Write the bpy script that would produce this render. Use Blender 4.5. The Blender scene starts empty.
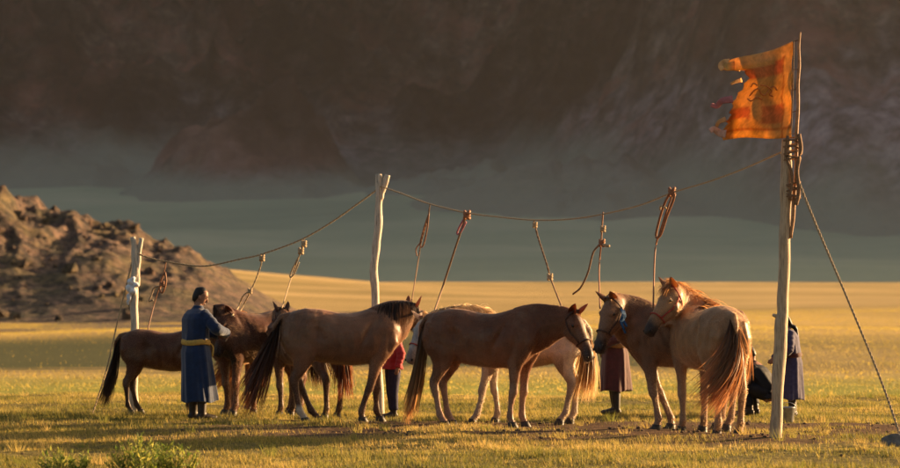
import bpy, bmesh, math, random
import numpy as np
from mathutils import Vector as V, Matrix
random.seed(7); rng = np.random.default_rng(7)
scene = bpy.context.scene
COL = scene.collection
R = math.radians

# ------------------------------------------------------------------ camera
FPX, HOR, EYE = 3375.0, 284.0, 1.622          # focal length in 900-wide pixels, horizon row, eye height
cam_d = bpy.data.cameras.new("camera"); cam = bpy.data.objects.new("camera", cam_d); COL.objects.link(cam)
cam_d.sensor_width = 36; cam_d.lens = 135; cam_d.clip_start = 0.5; cam_d.clip_end = 30000
cam.location = (0, 0, EYE); cam.rotation_euler = (R(90) + math.atan((HOR-234)/FPX), 0, 0)
cam_d.dof.use_dof = True; cam_d.dof.focus_distance = 37.3; cam_d.dof.aperture_fstop = 3.1
scene.camera = cam

# ------------------------------------------------------------------ light
SUN_EL, SUN_BACK = R(10.0), R(28)            # low sun, off to the right and a little behind the herd
sdir = V((math.cos(SUN_BACK)*math.cos(SUN_EL), math.sin(SUN_BACK)*math.cos(SUN_EL), math.sin(SUN_EL)))
world = bpy.data.worlds.new("World"); scene.world = world; world.use_nodes = True
wn = world.node_tree.nodes; wl = world.node_tree.links
sky = wn.new("ShaderNodeTexSky"); sky.sky_type = 'NISHITA'; sky.sun_disc = False
sky.sun_elevation = SUN_EL; sky.sun_rotation = math.atan2(sdir.x, sdir.y)
sky.air_density = 1.0; sky.dust_density = 4.0; sky.ozone_density = 0.6
wl.new(sky.outputs[0], wn["Background"].inputs[0]); wn["Background"].inputs[1].default_value = 0.052
sl = bpy.data.lights.new("sun", 'SUN'); sl.energy = 5.0; sl.angle = R(0.6); sl.color = (1.0, 0.64, 0.31)
sun = bpy.data.objects.new("sun", sl); COL.objects.link(sun)
sun.rotation_euler = sdir.to_track_quat('Z', 'Y').to_euler()
scene.view_settings.view_transform = 'Standard'; scene.view_settings.look = 'None'
scene.view_settings.exposure = 1.75; scene.view_settings.gamma = 1.0
cy = scene.cycles
cy.use_denoising = True; cy.max_bounces = 6; cy.diffuse_bounces = 3; cy.transmission_bounces = 4
cy.transparent_max_bounces = 8; cy.volume_bounces = 0; cy.caustics_reflective = False; cy.caustics_refractive = False

# ------------------------------------------------------------------ helpers
def at(px, py, Y):
    return V(((px-450)/FPX*Y, Y, EYE+(HOR-py)/FPX*Y))
def gY(py): return EYE*FPX/(py-HOR)
def link(o, parent=None):
    COL.objects.link(o)
    if parent: o.parent = parent
    return o
def tag(o, label=None, cat=None, group=None, kind=None):
    if label: o["label"] = label
    if cat: o["category"] = cat
    if group: o["group"] = group
    if kind: o["kind"] = kind
    return o
def empty(name, loc, rz=0, sc=1):
    o = bpy.data.objects.new(name, None); COL.objects.link(o)
    o.location = loc; o.rotation_euler = (0, 0, rz); o.scale = (sc, sc, sc); o.empty_display_size = .1
    return o
def np_mesh(name, v, f, mat, parent=None, col=None, smooth=True):
    """v (n,3), f (m,k) all same k"""
    v = np.asarray(v, np.float32); f = np.asarray(f, np.int32)
    me = bpy.data.meshes.new(name); k = f.shape[1]
    me.vertices.add(len(v)); me.vertices.foreach_set("co", v.ravel())
    me.loops.add(f.size); me.loops.foreach_set("vertex_index", f.ravel())
    me.polygons.add(len(f)); me.polygons.foreach_set("loop_start", np.arange(0, f.size, k, dtype=np.int32))
    me.polygons.foreach_set("use_smooth", np.full(len(f), smooth))
    me.update(calc_edges=True)
    if col is not None: set_col(me, col)
    me.materials.append(mat)
    return link(bpy.data.objects.new(name, me), parent)
def set_col(me, col):
    a = me.color_attributes.new("Col", 'FLOAT_COLOR', 'POINT')
    c = np.ones((len(me.vertices), 4), np.float32); c[:, :3] = col
    a.data.foreach_set("color", c.ravel())
def frames(pts, side=None):
    out = []
    for i, p in enumerate(pts):
        t = (pts[min(i+1, len(pts)-1)] - pts[max(i-1, 0)]).normalized()
        if side is None:
            s = V((0, 0, 1)).cross(t)
            if s.length < .2: s = out[-1][0] if out else V((0, 1, 0))
        else: s = V(side[i]) if isinstance(side, list) else V(side)
        s = (s - t*s.dot(t)).normalized(); out.append((s, t.cross(s).normalized()))
    return out
def loft(bm, pts, ra, rb, side=None, n=16, sq=2.0):
    """closed tube; rb along side, ra along the other axis"""
    pts = [V(p) for p in pts]; fr = frames(pts, side); rings = []
    for i, p in enumerate(pts):
        s, u = fr[i]; a = ra[i] if isinstance(ra, (list, tuple)) else ra; b = rb[i] if isinstance(rb, (list, tuple)) else rb
        ring = []
        for k in range(n):
            th = 2*math.pi*k/n; c, d = math.cos(th), math.sin(th)
            c = math.copysign(abs(c)**(2/sq), c); d = math.copysign(abs(d)**(2/sq), d)
            ring.append(bm.verts.new(p + s*b*c + u*a*d))
        rings.append(ring)
    for i in range(len(rings)-1):
        for k in range(n):
            bm.faces.new((rings[i][k], rings[i][(k+1) % n], rings[i+1][(k+1) % n], rings[i+1][k]))
    bm.faces.new(rings[0][::-1]); bm.faces.new(rings[-1])
    return bm
def ball(bm, c, r, seg=12, rot=None):
    r = (r, r, r) if not isinstance(r, (tuple, list)) else r
    m = Matrix.Translation(V(c)) @ (rot.to_4x4() if rot else Matrix()) @ Matrix.Diagonal((r[0], r[1], r[2], 1))
    bmesh.ops.create_uvsphere(bm, u_segments=seg, v_segments=max(6, seg//2+2), radius=1, matrix=m)
def finish(name, bm, mat, parent=None, smooth=True, col=None):
    bmesh.ops.recalc_face_normals(bm, faces=bm.faces)
    me = bpy.data.meshes.new(name); bm.to_mesh(me); bm.free()
    for p in me.polygons: p.use_smooth = smooth
    if col is not None: set_col(me, col)
    me.materials.append(mat)
    return link(bpy.data.objects.new(name, me), parent)
def fused(name, bm, voxel, smooth_it, mat, parent=None):
    """one continuous skin out of overlapping closed lofts"""
    bmesh.ops.recalc_face_normals(bm, faces=bm.faces)
    me = bpy.data.meshes.new("tmp"); bm.to_mesh(me); bm.free()
    o = bpy.data.objects.new("tmp", me); COL.objects.link(o)
    m = o.modifiers.new("r", 'REMESH'); m.mode = 'VOXEL'; m.voxel_size = voxel; m.use_smooth_shade = True
    s = o.modifiers.new("s", 'SMOOTH'); s.factor = .5; s.iterations = smooth_it
    dg = bpy.context.evaluated_depsgraph_get(); ev = o.evaluated_get(dg)
    me2 = bpy.data.meshes.new_from_object(ev); me2.name = name
    bpy.data.objects.remove(o); bpy.data.meshes.remove(me)
    for p in me2.polygons: p.use_smooth = True
    me2.materials.clear(); me2.materials.append(mat)
    return link(bpy.data.objects.new(name, me2), parent)
def tube_pts(bm, pts, r, n=7, side=None): return loft(bm, pts, r, r, side=side, n=n)
def smooth_path(pts, m=8):
    """Catmull-Rom through pts"""
    P = [V(p) for p in pts]; P = [2*P[0]-P[1]] + P + [2*P[-1]-P[-2]]; out = []
    for i in range(1, len(P)-2):
        for k in range(m):
            t = k/m; a, b, c, d = P[i-1], P[i], P[i+1], P[i+2]
            out.append(.5*((2*b)+(c-a)*t+(2*a-5*b+4*c-d)*t*t+(3*b-a-3*c+d)*t**3))
    out.append(P[-2]); return out
# numpy value noise
def _h(ix, iy, seed):
    n = (ix.astype(np.int64)*374761393 + iy.astype(np.int64)*668265263 + seed*1442695041) & 0xffffffff
    n = ((n ^ (n >> 13))*1274126177) & 0xffffffff; n = n ^ (n >> 16)
    return (n & 0xffffff)/float(0xffffff)
def vn(x, y, seed=0):
    x0 = np.floor(x); y0 = np.floor(y); fx = x-x0; fy = y-y0
    fx = fx*fx*fx*(fx*(fx*6-15)+10); fy = fy*fy*fy*(fy*(fy*6-15)+10)
    a = _h(x0, y0, seed); b = _h(x0+1, y0, seed); c = _h(x0, y0+1, seed); d = _h(x0+1, y0+1, seed)
    return (a*(1-fx)+b*fx)*(1-fy)+(c*(1-fx)+d*fx)*fy
def fbm(x, y, o=5, seed=0, g=.5):
    s = 0; a = 1; t = 0
    for i in range(o):
        s = s + a*vn(x, y, seed+i*17); t += a; a *= g; x, y = x*1.97+y*.35+3.1, y*1.97-x*.35+7.7
    return s/t
def ridged(x, y, o=6, seed=0, g=.52):
    s = 0; a = 1; t = 0
    for i in range(o):
        n = 1-np.abs(2*vn(x, y, seed+i*13)-1); s = s+a*n*n; t += a; a *= g; x, y = x*2.03+y*.31+1.7, y*2.03-x*.31+9.2
    return s/t
def sstep(a, b, x):
    t = np.clip((x-a)/(b-a), 0, 1); return t*t*(3-2*t)

# ------------------------------------------------------------------ materials
def mat_new(name):
    m = bpy.data.materials.new(name); m.use_nodes = True; return m, m.node_tree.nodes, m.node_tree.links, m.node_tree.nodes["Principled BSDF"]
def noise(n, scale, detail=4, rough=.55, vec=None, l=None):
    t = n.new("ShaderNodeTexNoise"); t.inputs["Scale"].default_value = scale; t.inputs["Detail"].default_value = detail
    t.inputs["Roughness"].default_value = rough
    if vec is not None: l.new(vec, t.inputs["Vector"])
    return t
def ramp(n, stops, fac=None, l=None, interp='LINEAR'):
    r = n.new("ShaderNodeValToRGB"); e = r.color_ramp.elements; r.color_ramp.interpolation = interp
    while len(e) < len(stops): e.new(.5)
    for i, (p, c) in enumerate(stops):
        e[i].position = p; e[i].color = (*c, 1) if len(c) == 3 else c
    if fac is not None: l.new(fac, r.inputs[0])
    return r
def mixc(n, l, fac, a, b, mode='MIX'):
    m = n.new("ShaderNodeMix"); m.data_type = 'RGBA'; m.blend_type = mode
    for s, v in ((0, fac), (6, a), (7, b)):
        if hasattr(v, "is_output"): l.new(v, m.inputs[s])
        else: m.inputs[s].default_value = v if s == 0 else ((*v, 1) if len(v) == 3 else v)
    return m.outputs[2]
def math_n(n, l, op, a, b=0.0, clamp=False):
    m = n.new("ShaderNodeMath"); m.operation = op; m.use_clamp = clamp
    for i, v in enumerate((a, b)):
        if hasattr(v, "is_output"): l.new(v, m.inputs[i])
        else: m.inputs[i].default_value = v
    return m.outputs[0]
def bump(n, l, height, strength, dist, bs):
    b = n.new("ShaderNodeBump"); b.inputs["Strength"].default_value = strength; b.inputs["Distance"].default_value = dist
    l.new(height, b.inputs["Height"]); l.new(b.outputs[0], bs.inputs["Normal"]); return b
def simple(name, color, rough=.7, noise_scale=20, var=.35, bump_s=.3, bump_d=.004, sheen=0.0, metal=0, spec=.3):
    m, n, l, b = mat_new(name); tc = n.new("ShaderNodeTexCoord")
    t = noise(n, noise_scale, 6, .6, tc.outputs["Object"], l)
    lo = tuple(c*(1-var) for c in color); hi = tuple(min(1, c*(1+var)) for c in color)
    r = ramp(n, [(.3, lo), (.7, hi)], t.outputs[0], l); l.new(r.outputs[0], b.inputs["Base Color"])
    b.inputs["Roughness"].default_value = rough; b.inputs["Metallic"].default_value = metal
    b.inputs["Specular IOR Level"].default_value = spec
    if sheen: b.inputs["Sheen Weight"].default_value = sheen; b.inputs["Sheen Roughness"].default_value = .5
    bump(n, l, t.outputs[0], bump_s, bump_d, b); return m
def attr_mat(name, trans, rough=.6, sheen=0.0, spec=.2, varscale=0, gain=1.6):
    """colour from the Col attribute, part of the light passes through (hair, blades)"""
    m, n, l, b = mat_new(name); a = n.new("ShaderNodeAttribute"); a.attribute_name = "Col"; c = a.outputs["Color"]
    if varscale:
        tc = n.new("ShaderNodeTexCoord"); t = noise(n, varscale, 5, .6, tc.outputs["Object"], l)
        c = mixc(n, l, 1.0, c, ramp(n, [(.25, (.72,)*3), (.75, (1.25,)*3)], t.outputs[0], l).outputs[0], 'MULTIPLY')
        bump(n, l, t.outputs[0], .5, .006, b)
    l.new(c, b.inputs["Base Color"]); b.inputs["Roughness"].default_value = rough; b.inputs["Specular IOR Level"].default_value = spec
    if sheen:
        b.inputs["Sheen Weight"].default_value = sheen; b.inputs["Sheen Roughness"].default_value = .35
        b.inputs["Sheen Tint"].default_value = (1, .8, .6, 1)
    if trans:
        tr = n.new("ShaderNodeBsdfTranslucent"); g = mixc(n, l, 1.0, c, (gain, gain*.92, gain*.76), 'MULTIPLY')
        l.new(g, tr.inputs[0]); mx = n.new("ShaderNodeMixShader"); mx.inputs[0].default_value = trans
        l.new(b.outputs[0], mx.inputs[1]); l.new(tr.outputs[0], mx.inputs[2]); l.new(mx.outputs[0], n["Material Output"].inputs[0])
    return m
M_COAT = attr_mat("coat", 0, rough=.43, sheen=.12, spec=.22, varscale=9)
M_FUZZ = attr_mat("coat_fuzz", .92, rough=.5, gain=1.0)
M_HAIR = attr_mat("horse_hair", .45, rough=.45, spec=.35, gain=2.2)
M_GRASS = attr_mat("grass", .5, rough=.6, gain=1.5)
M_HOOF = simple("hoof", (.05, .04, .032), .5, 60)
M_EYE = simple("eye", (.01, .007, .005), .12, 20, bump_s=0, spec=.6)
M_NOSTRIL = simple("nostril", (.012, .009, .008), .6, 20)
M_WOOD = None
def wood(name, col, col2, rough=.75):
    m, n, l, b = mat_new(name); tc = n.new("ShaderNodeTexCoord"); mp = n.new("ShaderNodeMapping"); mp.inputs["Scale"].default_value = (14, 14, 1.4)
    l.new(tc.outputs["Object"], mp.inputs[0]); t = noise(n, 4, 8, .65, mp.outputs[0], l); k = noise(n, 2.3, 3, .5, tc.outputs["Object"], l)
    c = ramp(n, [(.3, col2), (.52, col), (.8, tuple(min(1, x*1.25) for x in col))], t.outputs[0], l)
    d = mixc(n, l, ramp(n, [(.6, (0, 0, 0)), (.75, (.7,)*3)], k.outputs[0], l).outputs[0], c.outputs[0], col2)
    l.new(d, b.inputs["Base Color"]); b.inputs["Roughness"].default_value = rough; bump(n, l, t.outputs[0], .7, .012, b); return m
M_POLE = wood("weathered_pole", (.52, .39, .26), (.20, .13, .08))
M_BIRCH = wood("peeled_birch", (.60, .52, .42), (.22, .16, .11))
M_ROPE = simple("rope", (.42, .31, .19), .85, 90, .5, .8, .004)
M_DARKROPE = simple("dark_rope", (.22, .13, .075), .8, 90, .5, .8, .004)
M_LEATHER = simple("leather", (.30, .13, .065), .55, 50, .4, .5)
M_HALTER = simple("halter", (.075, .035, .025), .6, 60, .4)
M_HALTER_R = simple("red_halter", (.35, .04, .03), .7, 60, .4)
M_BLUE = simple("blue_cloth", (.012, .09, .24), .75, 30, .3)
M_WHITE = simple("white_cloth", (.72, .72, .76), .85, 15, .15)
M_PINK = simple("pink_cloth", (.42, .16, .18), .85, 15, .25)

# ================================================================== SETTING
def ground_z(X, Y):
    z = np.zeros_like(X)
    z = z - .45*sstep(47, 62, Y)
    z = z + 2.35*sstep(0, 1, (Y-85)/620)*1.0
    z = z - 9*sstep(690, 1000, Y) + 9*sstep(1000, 1300, Y) + 74*np.clip((Y-1150)/1500, 0, 4)**1.15
    und = (fbm(X/38, Y/60, 3, 5)-.5)*sstep(55, 140, Y)*1.5*(1-.5*sstep(400, 700, Y))
    far = (fbm(X/200, Y/260, 4, 9)-.5)*sstep(1000, 1800, Y)*22
    near = (fbm(X/1.1, Y/1.1, 4, 2)-.5)*.11 + (fbm(X/9, Y/9, 2, 3)-.5)*.10
    # low bank on the left running up to the rocky hill
    bank = 3.5*np.exp(-((X+46)/31)**2)*sstep(230, 400, Y)*(1-sstep(420, 600, Y))
    return z + und + far + near*(1-sstep(55, 120, Y)) + bank
def band(x): return x
# ground sheet
ys = np.concatenate([np.arange(-60, 24, 3.0), np.arange(24, 62, .2), 62*1.022**np.arange(0, 228)])
us = np.linspace(-1, 1, 460); xs = 12*np.sinh(6.4*us)
GX, GY = np.meshgrid(xs, ys); GZ = ground_z(GX, GY)
def grid_faces(nr, nc):
    i = np.arange(nr-1)[:, None]*nc + np.arange(nc-1)[None, :]; i = i.ravel()
    return np.stack([i, i+1, i+nc+1, i+nc], 1)
m, n, l, b = mat_new("steppe_ground")
geo = n.new("ShaderNodeNewGeometry"); pos = geo.outputs["Position"]; sep = n.new("ShaderNodeSeparateXYZ"); l.new(pos, sep.inputs[0])
X_, Y_ = sep.outputs[0], sep.outputs[1]
def srange(v, a, c, lo=0., hi=1.):
    r = n.new("ShaderNodeMapRange"); r.interpolation_type = 'SMOOTHSTEP'; l.new(v, r.inputs[0])
    for k, x in zip((1, 2, 3, 4), (a, c, lo, hi)): r.inputs[k].default_value = x
    return r.outputs[0]
fine = noise(n, 9, 8, .65, pos, l); mid = noise(n, .9, 5, .6, pos, l)
mp = n.new("ShaderNodeMapping"); mp.inputs["Scale"].default_value = (.016, .05, .0); l.new(pos, mp.inputs[0])
streak = noise(n, 1.0, 5, .55, mp.outputs[0], l)
near_c = ramp(n, [(.3, (.08, .06, .028)), (.48, (.20, .16, .05)), (.7, (.34, .27, .09))], fine.outputs[0], l).outputs[0]
dirt = ramp(n, [(.35, (.085, .048, .028)), (.65, (.20, .12, .07))], fine.outputs[0], l).outputs[0]
# trampled strip under the tethering line
wob = math_n(n, l, 'MULTIPLY', mid.outputs[0], 5.0)
yy = math_n(n, l, 'ADD', Y_, wob)
strip = math_n(n, l, 'MULTIPLY', srange(yy, 35.6, 37.2), srange(yy, 41.0, 43.5, 1, 0))
strip = math_n(n, l, 'MULTIPLY', strip, srange(X_, -4.5, -1, .35, 1))

nearmix = mixc(n, l, strip, near_c, dirt)
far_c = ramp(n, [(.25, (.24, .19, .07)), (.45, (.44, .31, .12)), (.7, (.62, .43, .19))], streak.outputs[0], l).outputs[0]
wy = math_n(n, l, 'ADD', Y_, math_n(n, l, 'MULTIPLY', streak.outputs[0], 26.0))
shade_band = math_n(n, l, 'MULTIPLY', srange(wy, 92, 95), srange(wy, 118, 150, 1, 0))
shade_band = math_n(n, l, 'MULTIPLY', shade_band, srange(X_, 4, 10, .95, .35))
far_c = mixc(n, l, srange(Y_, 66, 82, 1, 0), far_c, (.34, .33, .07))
far_c = mixc(n, l, shade_band, far_c, (.085, .095, .045))  # dark olive band paints a strip of shade across the field
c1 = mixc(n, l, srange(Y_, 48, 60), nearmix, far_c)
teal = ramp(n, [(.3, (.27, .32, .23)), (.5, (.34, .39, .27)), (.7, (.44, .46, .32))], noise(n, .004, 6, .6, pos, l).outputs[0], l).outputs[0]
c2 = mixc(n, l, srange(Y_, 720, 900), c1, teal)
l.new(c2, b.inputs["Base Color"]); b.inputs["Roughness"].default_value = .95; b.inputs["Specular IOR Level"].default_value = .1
tuss = noise(n, 3.5, 6, .7, pos, l)
bump(n, l, math_n(n, l, 'ADD', fine.outputs[0], math_n(n, l, 'MULTIPLY', tuss.outputs[0], 2.0)), .85, .10, b)
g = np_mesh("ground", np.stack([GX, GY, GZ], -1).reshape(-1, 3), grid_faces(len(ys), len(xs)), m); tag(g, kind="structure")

# ---- mountain range behind the valley, plus an unseen right extension added to shade the valley
def nonuni(a, b, fa, fb, fine, coarse):
    lo = [];  x = fa
    while x > a: lo.append(x); x -= coarse*min(1, .12+abs(x-fa)/1200)
    hi = []; x = fb
    while x < b: hi.append(x); x += coarse*min(1, .12+abs(x-fb)/1200)
    return np.array(sorted(lo[1:]) + list(np.arange(fa, fb, fine)) + hi)
mx_ = nonuni(-3600, 4200, -620, 700, 5.0, 70); my_ = nonuni(1250, 6400, 2250, 4300, 8.0, 70)
MX, MY = np.meshgrid(mx_, my_)
def mountain_z(X, Y):
    r = ridged(X/620, Y/620, 8, 40); r2 = ridged(X/150, Y/170, 6, 77); f = fbm(X/900, Y/900, 4, 60)
    wx = X + 260*(f-.5)
    # foot line: left 2500 m, right 2900 m; the added right extension follows the sun direction, unseen
    foot = 2620 - 780*sstep(0, 240, X) - 400*sstep(900, 1700, -wx)
    ar = sstep(520, 850, X); foot = foot*(1-ar) + (1050+.53*X)*ar
    d = Y - foot + 240*(f-.5)*(1-.8*ar)
    base = np.clip(d/1500, 0, 1)**1.15*900
    z = base*(.45+.95*r) + sstep(0, 420, d)*(r2-.45)*130 + sstep(-60, 120, d)*18*ridged(X/60, Y/60, 4, 11)
    # crest of the unseen extension, blocks the sun from the valley
    shade_arm = ar*sstep(-20, 260, d)*300
    # spur in the middle with its crest falling to the right
    t = (X-60)/180
    spur = 190*np.exp(-((X-30-(3300-Y)*.12)/170)**2)*sstep(2650, 3250, Y)
    knoll = 80*np.exp(-((X+128)/48)**2-((Y-2540)/110)**2)*(.35+1.2*ridged(X/70, Y/70, 5, 5)) + 40*np.exp(-((X+190)/40)**2-((Y-2520)/90)**2)*(.35+1.2*ridged(X/50, Y/50, 5, 6))
    kn2 = 34*np.exp(-((X-95)/90)**2-((Y-2150)/120)**2)*(.2+1.4*ridged(X/60, Y/60, 5, 8)) + 26*np.exp(-((X-10)/60)**2-((Y-2420)/80)**2)*(.2+1.4*ridged(X/45, Y/45, 5, 18))
    gz = ground_z(X, Y)
    return gz - 6 + np.maximum(0, z) + shade_arm + spur*(.6+.6*r2) + knoll + kn2
m, n, l, b = mat_new("mountain_rock"); geo = n.new("ShaderNodeNewGeometry"); pos = geo.outputs["Position"]
a1 = noise(n, .012, 10, .68, pos, l); a2 = noise(n, .06, 8, .7, pos, l); sp = n.new("ShaderNodeSeparateXYZ"); l.new(pos, sp.inputs[0])
rock = ramp(n, [(.36, (.012, .009, .007)), (.47, (.035, .025, .02)), (.58, (.07, .050, .040)), (.70, (.16, .115, .09))], a2.outputs[0], l).outputs[0]
red = mixc(n, l, ramp(n, [(.5, (0, 0, 0)), (.64, (.8,)*3)], a1.outputs[0], l).outputs[0], rock, (.15, .062, .048))
low_haze = n.new("ShaderNodeMapRange"); l.new(math_n(n, l, 'ADD', sp.outputs[2], math_n(n, l, 'MULTIPLY', a1.outputs[0], 160.)), low_haze.inputs[0])
for k, x in zip((1, 2, 3, 4), (135, 245, 1, 0)): low_haze.inputs[k].default_value = x  # pale low, dark high: haze and vignette painted into the rock colour
gr = ramp(n, [(.38, (.085, .068, .075)), (.5, (.19, .15, .165)), (.62, (.35, .28, .30))], a2.outputs[0], l).outputs[0]
at_ = n.new("ShaderNodeAttribute"); at_.attribute_name = "Col"          # painted relief and height shading, plus foot and knoll weights
c_ = mixc(n, l, math_n(n, l, 'MULTIPLY', low_haze.outputs[0], .85), red, gr)
sc_ = n.new("ShaderNodeSeparateColor"); l.new(at_.outputs["Color"], sc_.inputs[0]); m2 = math_n(n, l, 'MULTIPLY', sc_.outputs[0], 2.0)
cb = n.new("ShaderNodeCombineColor"); [l.new(m2, cb.inputs[i]) for i in range(3)]
c_ = mixc(n, l, math_n(n, l, 'MULTIPLY', sc_.outputs[2], .8), c_, mixc(n, l, a2.outputs[0], (.10, .05, .042), (.34, .19, .15)))
c_ = mixc(n, l, 1.0, c_, cb.outputs[0], 'MULTIPLY')
l.new(mixc(n, l, sc_.outputs[1], c_, (.34, .36, .29)), b.inputs["Base Color"])
b.inputs["Roughness"].default_value = .95; b.inputs["Specular IOR Level"].default_value = .1
bump(n, l, a2.outputs[0], 1.0, 9, b); M_MOUNT = m
MZ = mountain_z(MX, MY)
rib = ridged(MX/34+.9*fbm(MX/110, MY/110, 3, 61), MY/210+.5*fbm(MX/90, MY/90, 3, 62), 4, 63)      # ribs and gullies running down the face
MZ = MZ + (rib-.45)*34*sstep(30, 160, MZ-ground_z(MX, MY))
rib_shade = (.55*ridged(MX/150, MY/170, 6, 77)+.45*ridged(MX/330, MY/420, 5, 41)); rib_shade = sstep(.25, .62, rib_shade)*.55 + .45*sstep(.2, .7, rib)     # dark ribs and pale scree gullies, relief shading put into the colour
pat = fbm(MX/120, MY/120, 5, 99); hg = MZ-ground_z(MX, MY); pat = sstep(.33, .64, pat); gw = sstep(4, 60, hg); foot_w = 1-sstep(2, 55, hg-40*(fbm(MX/90, MY/90, 4, 55)-.5))
kw = sstep(.12, .5, np.exp(-((MX+128)/50)**2-((MY-2520)/120)**2)+.7*np.exp(-((MX+190)/42)**2-((MY-2500)/90)**2)*1.0)*sstep(8, 26, hg)
gcol = np.stack([.5*(1*(1-gw)+gw*(1.75-1.4*rib_shade)*(.32+1.2*pat)*(1-.45*sstep(120, 320, hg))), foot_w*(1-kw), kw], -1)  # painted relief shading, with the heights darkened again as vignette
o = np_mesh("mountain", np.stack([MX, MY, MZ], -1).reshape(-1, 3), grid_faces(len(my_), len(mx_)), M_MOUNT, col=gcol.reshape(-1, 3)); tag(o, kind="structure")

# ---- rocky hill on the left
hx = np.arange(-75, -6, .16); hy = np.arange(150, 262, .3); HX, HY = np.meshgrid(hx, hy)
def hill_z(X, Y):
    # crest line read along X at Y~300: 11 m at the left edge falling to the right
    pxs = np.array([-700, -200, -60, 0, 22, 60, 100, 118, 150, 180, 208, 240, 278])
    crest = np.array([250, 226, 196, 176, 196, 212, 217, 219, 240, 248, 265, 288, 313.])
    px = 450 + X/200*FPX + 14*(fbm(X/6, Y/6, 3, 70)-.5)
    top = EYE + (HOR-np.interp(px, pxs, crest))/FPX*200
    r = ridged(X/6.5, Y/8, 6, 31); r2 = ridged(X/1.5, Y/1.6, 5, 32)
    yc = 200+3*(fbm(X/9, Y/30, 3, 71)-.5); prof = np.where(Y < yc, sstep(181, 203, Y), 1-sstep(203, 258, Y))
    return (top+.5)*prof**.85*(.84+.24*r) + (r2-.5)*.75*prof*sstep(0, 5, top) - .5
HZ = hill_z(HX, HY)
m, n, l, b = mat_new("hill_rock"); geo = n.new("ShaderNodeNewGeometry"); pos = geo.outputs["Position"]
a1 = noise(n, .35, 9, .7, pos, l); a2 = noise(n, 1.6, 7, .7, pos, l)
rk = ramp(n, [(.38, (.028, .018, .015)), (.5, (.09, .054, .038)), (.64, (.30, .18, .12))], a2.outputs[0], l).outputs[0]
gg = ramp(n, [(.4, (.045, .038, .018)), (.6, (.20, .145, .06))], a2.outputs[0], l).outputs[0]
l.new(mixc(n, l, ramp(n, [(.47, (0, 0, 0)), (.6, (.85,)*3)], a1.outputs[0], l).outputs[0], rk, gg), b.inputs["Base Color"])
b.inputs["Roughness"].default_value = .95; bump(n, l, a2.outputs[0], 1.0, .6, b)
o = np_mesh("rocky_hill", np.stack([HX, HY, HZ], -1).reshape(-1, 3), grid_faces(len(hy), len(hx)), m); tag(o, kind="structure")

bb = bmesh.new(); rb_ = np.random.default_rng(31)
for i in range(330):
    x_ = rb_.uniform(-60, -17); y_ = rb_.uniform(181, 204); z_ = float(hill_z(np.array([x_]), np.array([y_]))[0])
    if z_ < float(ground_z(np.array([x_]), np.array([y_]))[0])+.1: continue
    s_ = .10+.45*rb_.random()**3
    M_ = Matrix.Translation((x_, y_, z_+s_*.15)) @ Matrix.Rotation(rb_.uniform(0, 6), 4, V((rb_.normal(), rb_.normal(), rb_.normal()+2)).normalized()) @ Matrix.Diagonal((s_*rb_.uniform(.8, 1.5), s_, s_*rb_.uniform(.5, 1), 1))
    q_ = bmesh.ops.create_icosphere(bb, subdivisions=1, radius=1, matrix=M_)
    for v_ in q_['verts']: v_.co += V(rb_.normal(0, s_*.16, 3))
tag(finish("boulders", bb, m, smooth=False), kind="stuff")

# ---- haze in the valley air
hb = bmesh.new(); bmesh.ops.create_cube(hb, size=1)
for v in hb.verts: v.co = V((v.co.x*9000+300, v.co.y*7400+3300, -14 if v.co.z < 0 else 2400))
m, n, l, b = mat_new("haze"); n.remove(b); pv = n.new("ShaderNodeVolumePrincipled")
pv.inputs["Color"].default_value = (.78, .76, .80, 1); pv.inputs["Density"].default_value = .000026; pv.inputs["Anisotropy"].default_value = .3
l.new(pv.outputs[0], n["Material Output"].inputs["Volume"])
HAZE = True
if HAZE:
    o = finish("haze", hb, m, smooth=False); tag(o, kind="stuff")

# ================================================================== GRASS
def blades(name, N, xr, yr, hgt, wid, cols, weights, lean=.5, dens=None, seed=1):
    r = np.random.default_rng(seed)
    Y = np.sqrt(r.uniform(yr[0]**2, yr[1]**2, N)) if yr[1] > 60 else r.uniform(yr[0], yr[1], N)
    X = r.uniform(-1, 1, N)*(xr[0]+xr[1]*Y)
    if dens is not None:
        k = r.uniform(0, 1, N) < dens(X, Y); X, Y = X[k], Y[k]; N = len(X)
    Z = ground_z(X, Y)-.004
    cl = fbm(X/.35, Y/.35, 3, 88); cl2 = fbm(X/2.2, Y/2.2, 3, 90)
    H = hgt*r.uniform(.4, 1.3, N)*(.35+2.2*np.clip(cl-.15, 0, 1)**1.3)
    a = r.uniform(0, 2*np.pi, N); W = wid*r.uniform(.7, 1.3, N)
    dx, dy = np.cos(a)*W/2, np.sin(a)*W/2
    b = r.uniform(0, 2*np.pi, N); ln = lean*r.uniform(.1, 1, N)*H
    tip = np.stack([X+np.cos(b)*ln-.15*H, Y+np.sin(b)*ln, Z+H], -1)
    v = np.stack([np.stack([X-dx, Y-dy, Z], -1), np.stack([X+dx, Y+dy, Z], -1), tip], 1).reshape(-1, 3)
    f = np.arange(3*N).reshape(-1, 3)
    ci = (np.clip(.55*r.uniform(0, 1, N)+.45*(cl2*1.8-.4), 0, .999)*len(cols)).astype(int)
    c = np.asarray(cols)[ci]*r.uniform(.75, 1.2, (N, 1)); c = np.repeat(c, 3, 0)
    return tag(np_mesh(name, v, f, M_GRASS, col=c, smooth=False), kind="stuff")
GC = [(.07, .085, .022), (.155, .155, .042), (.26, .225, .065), (.38, .295, .10), (.50, .37, .16)]
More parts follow.
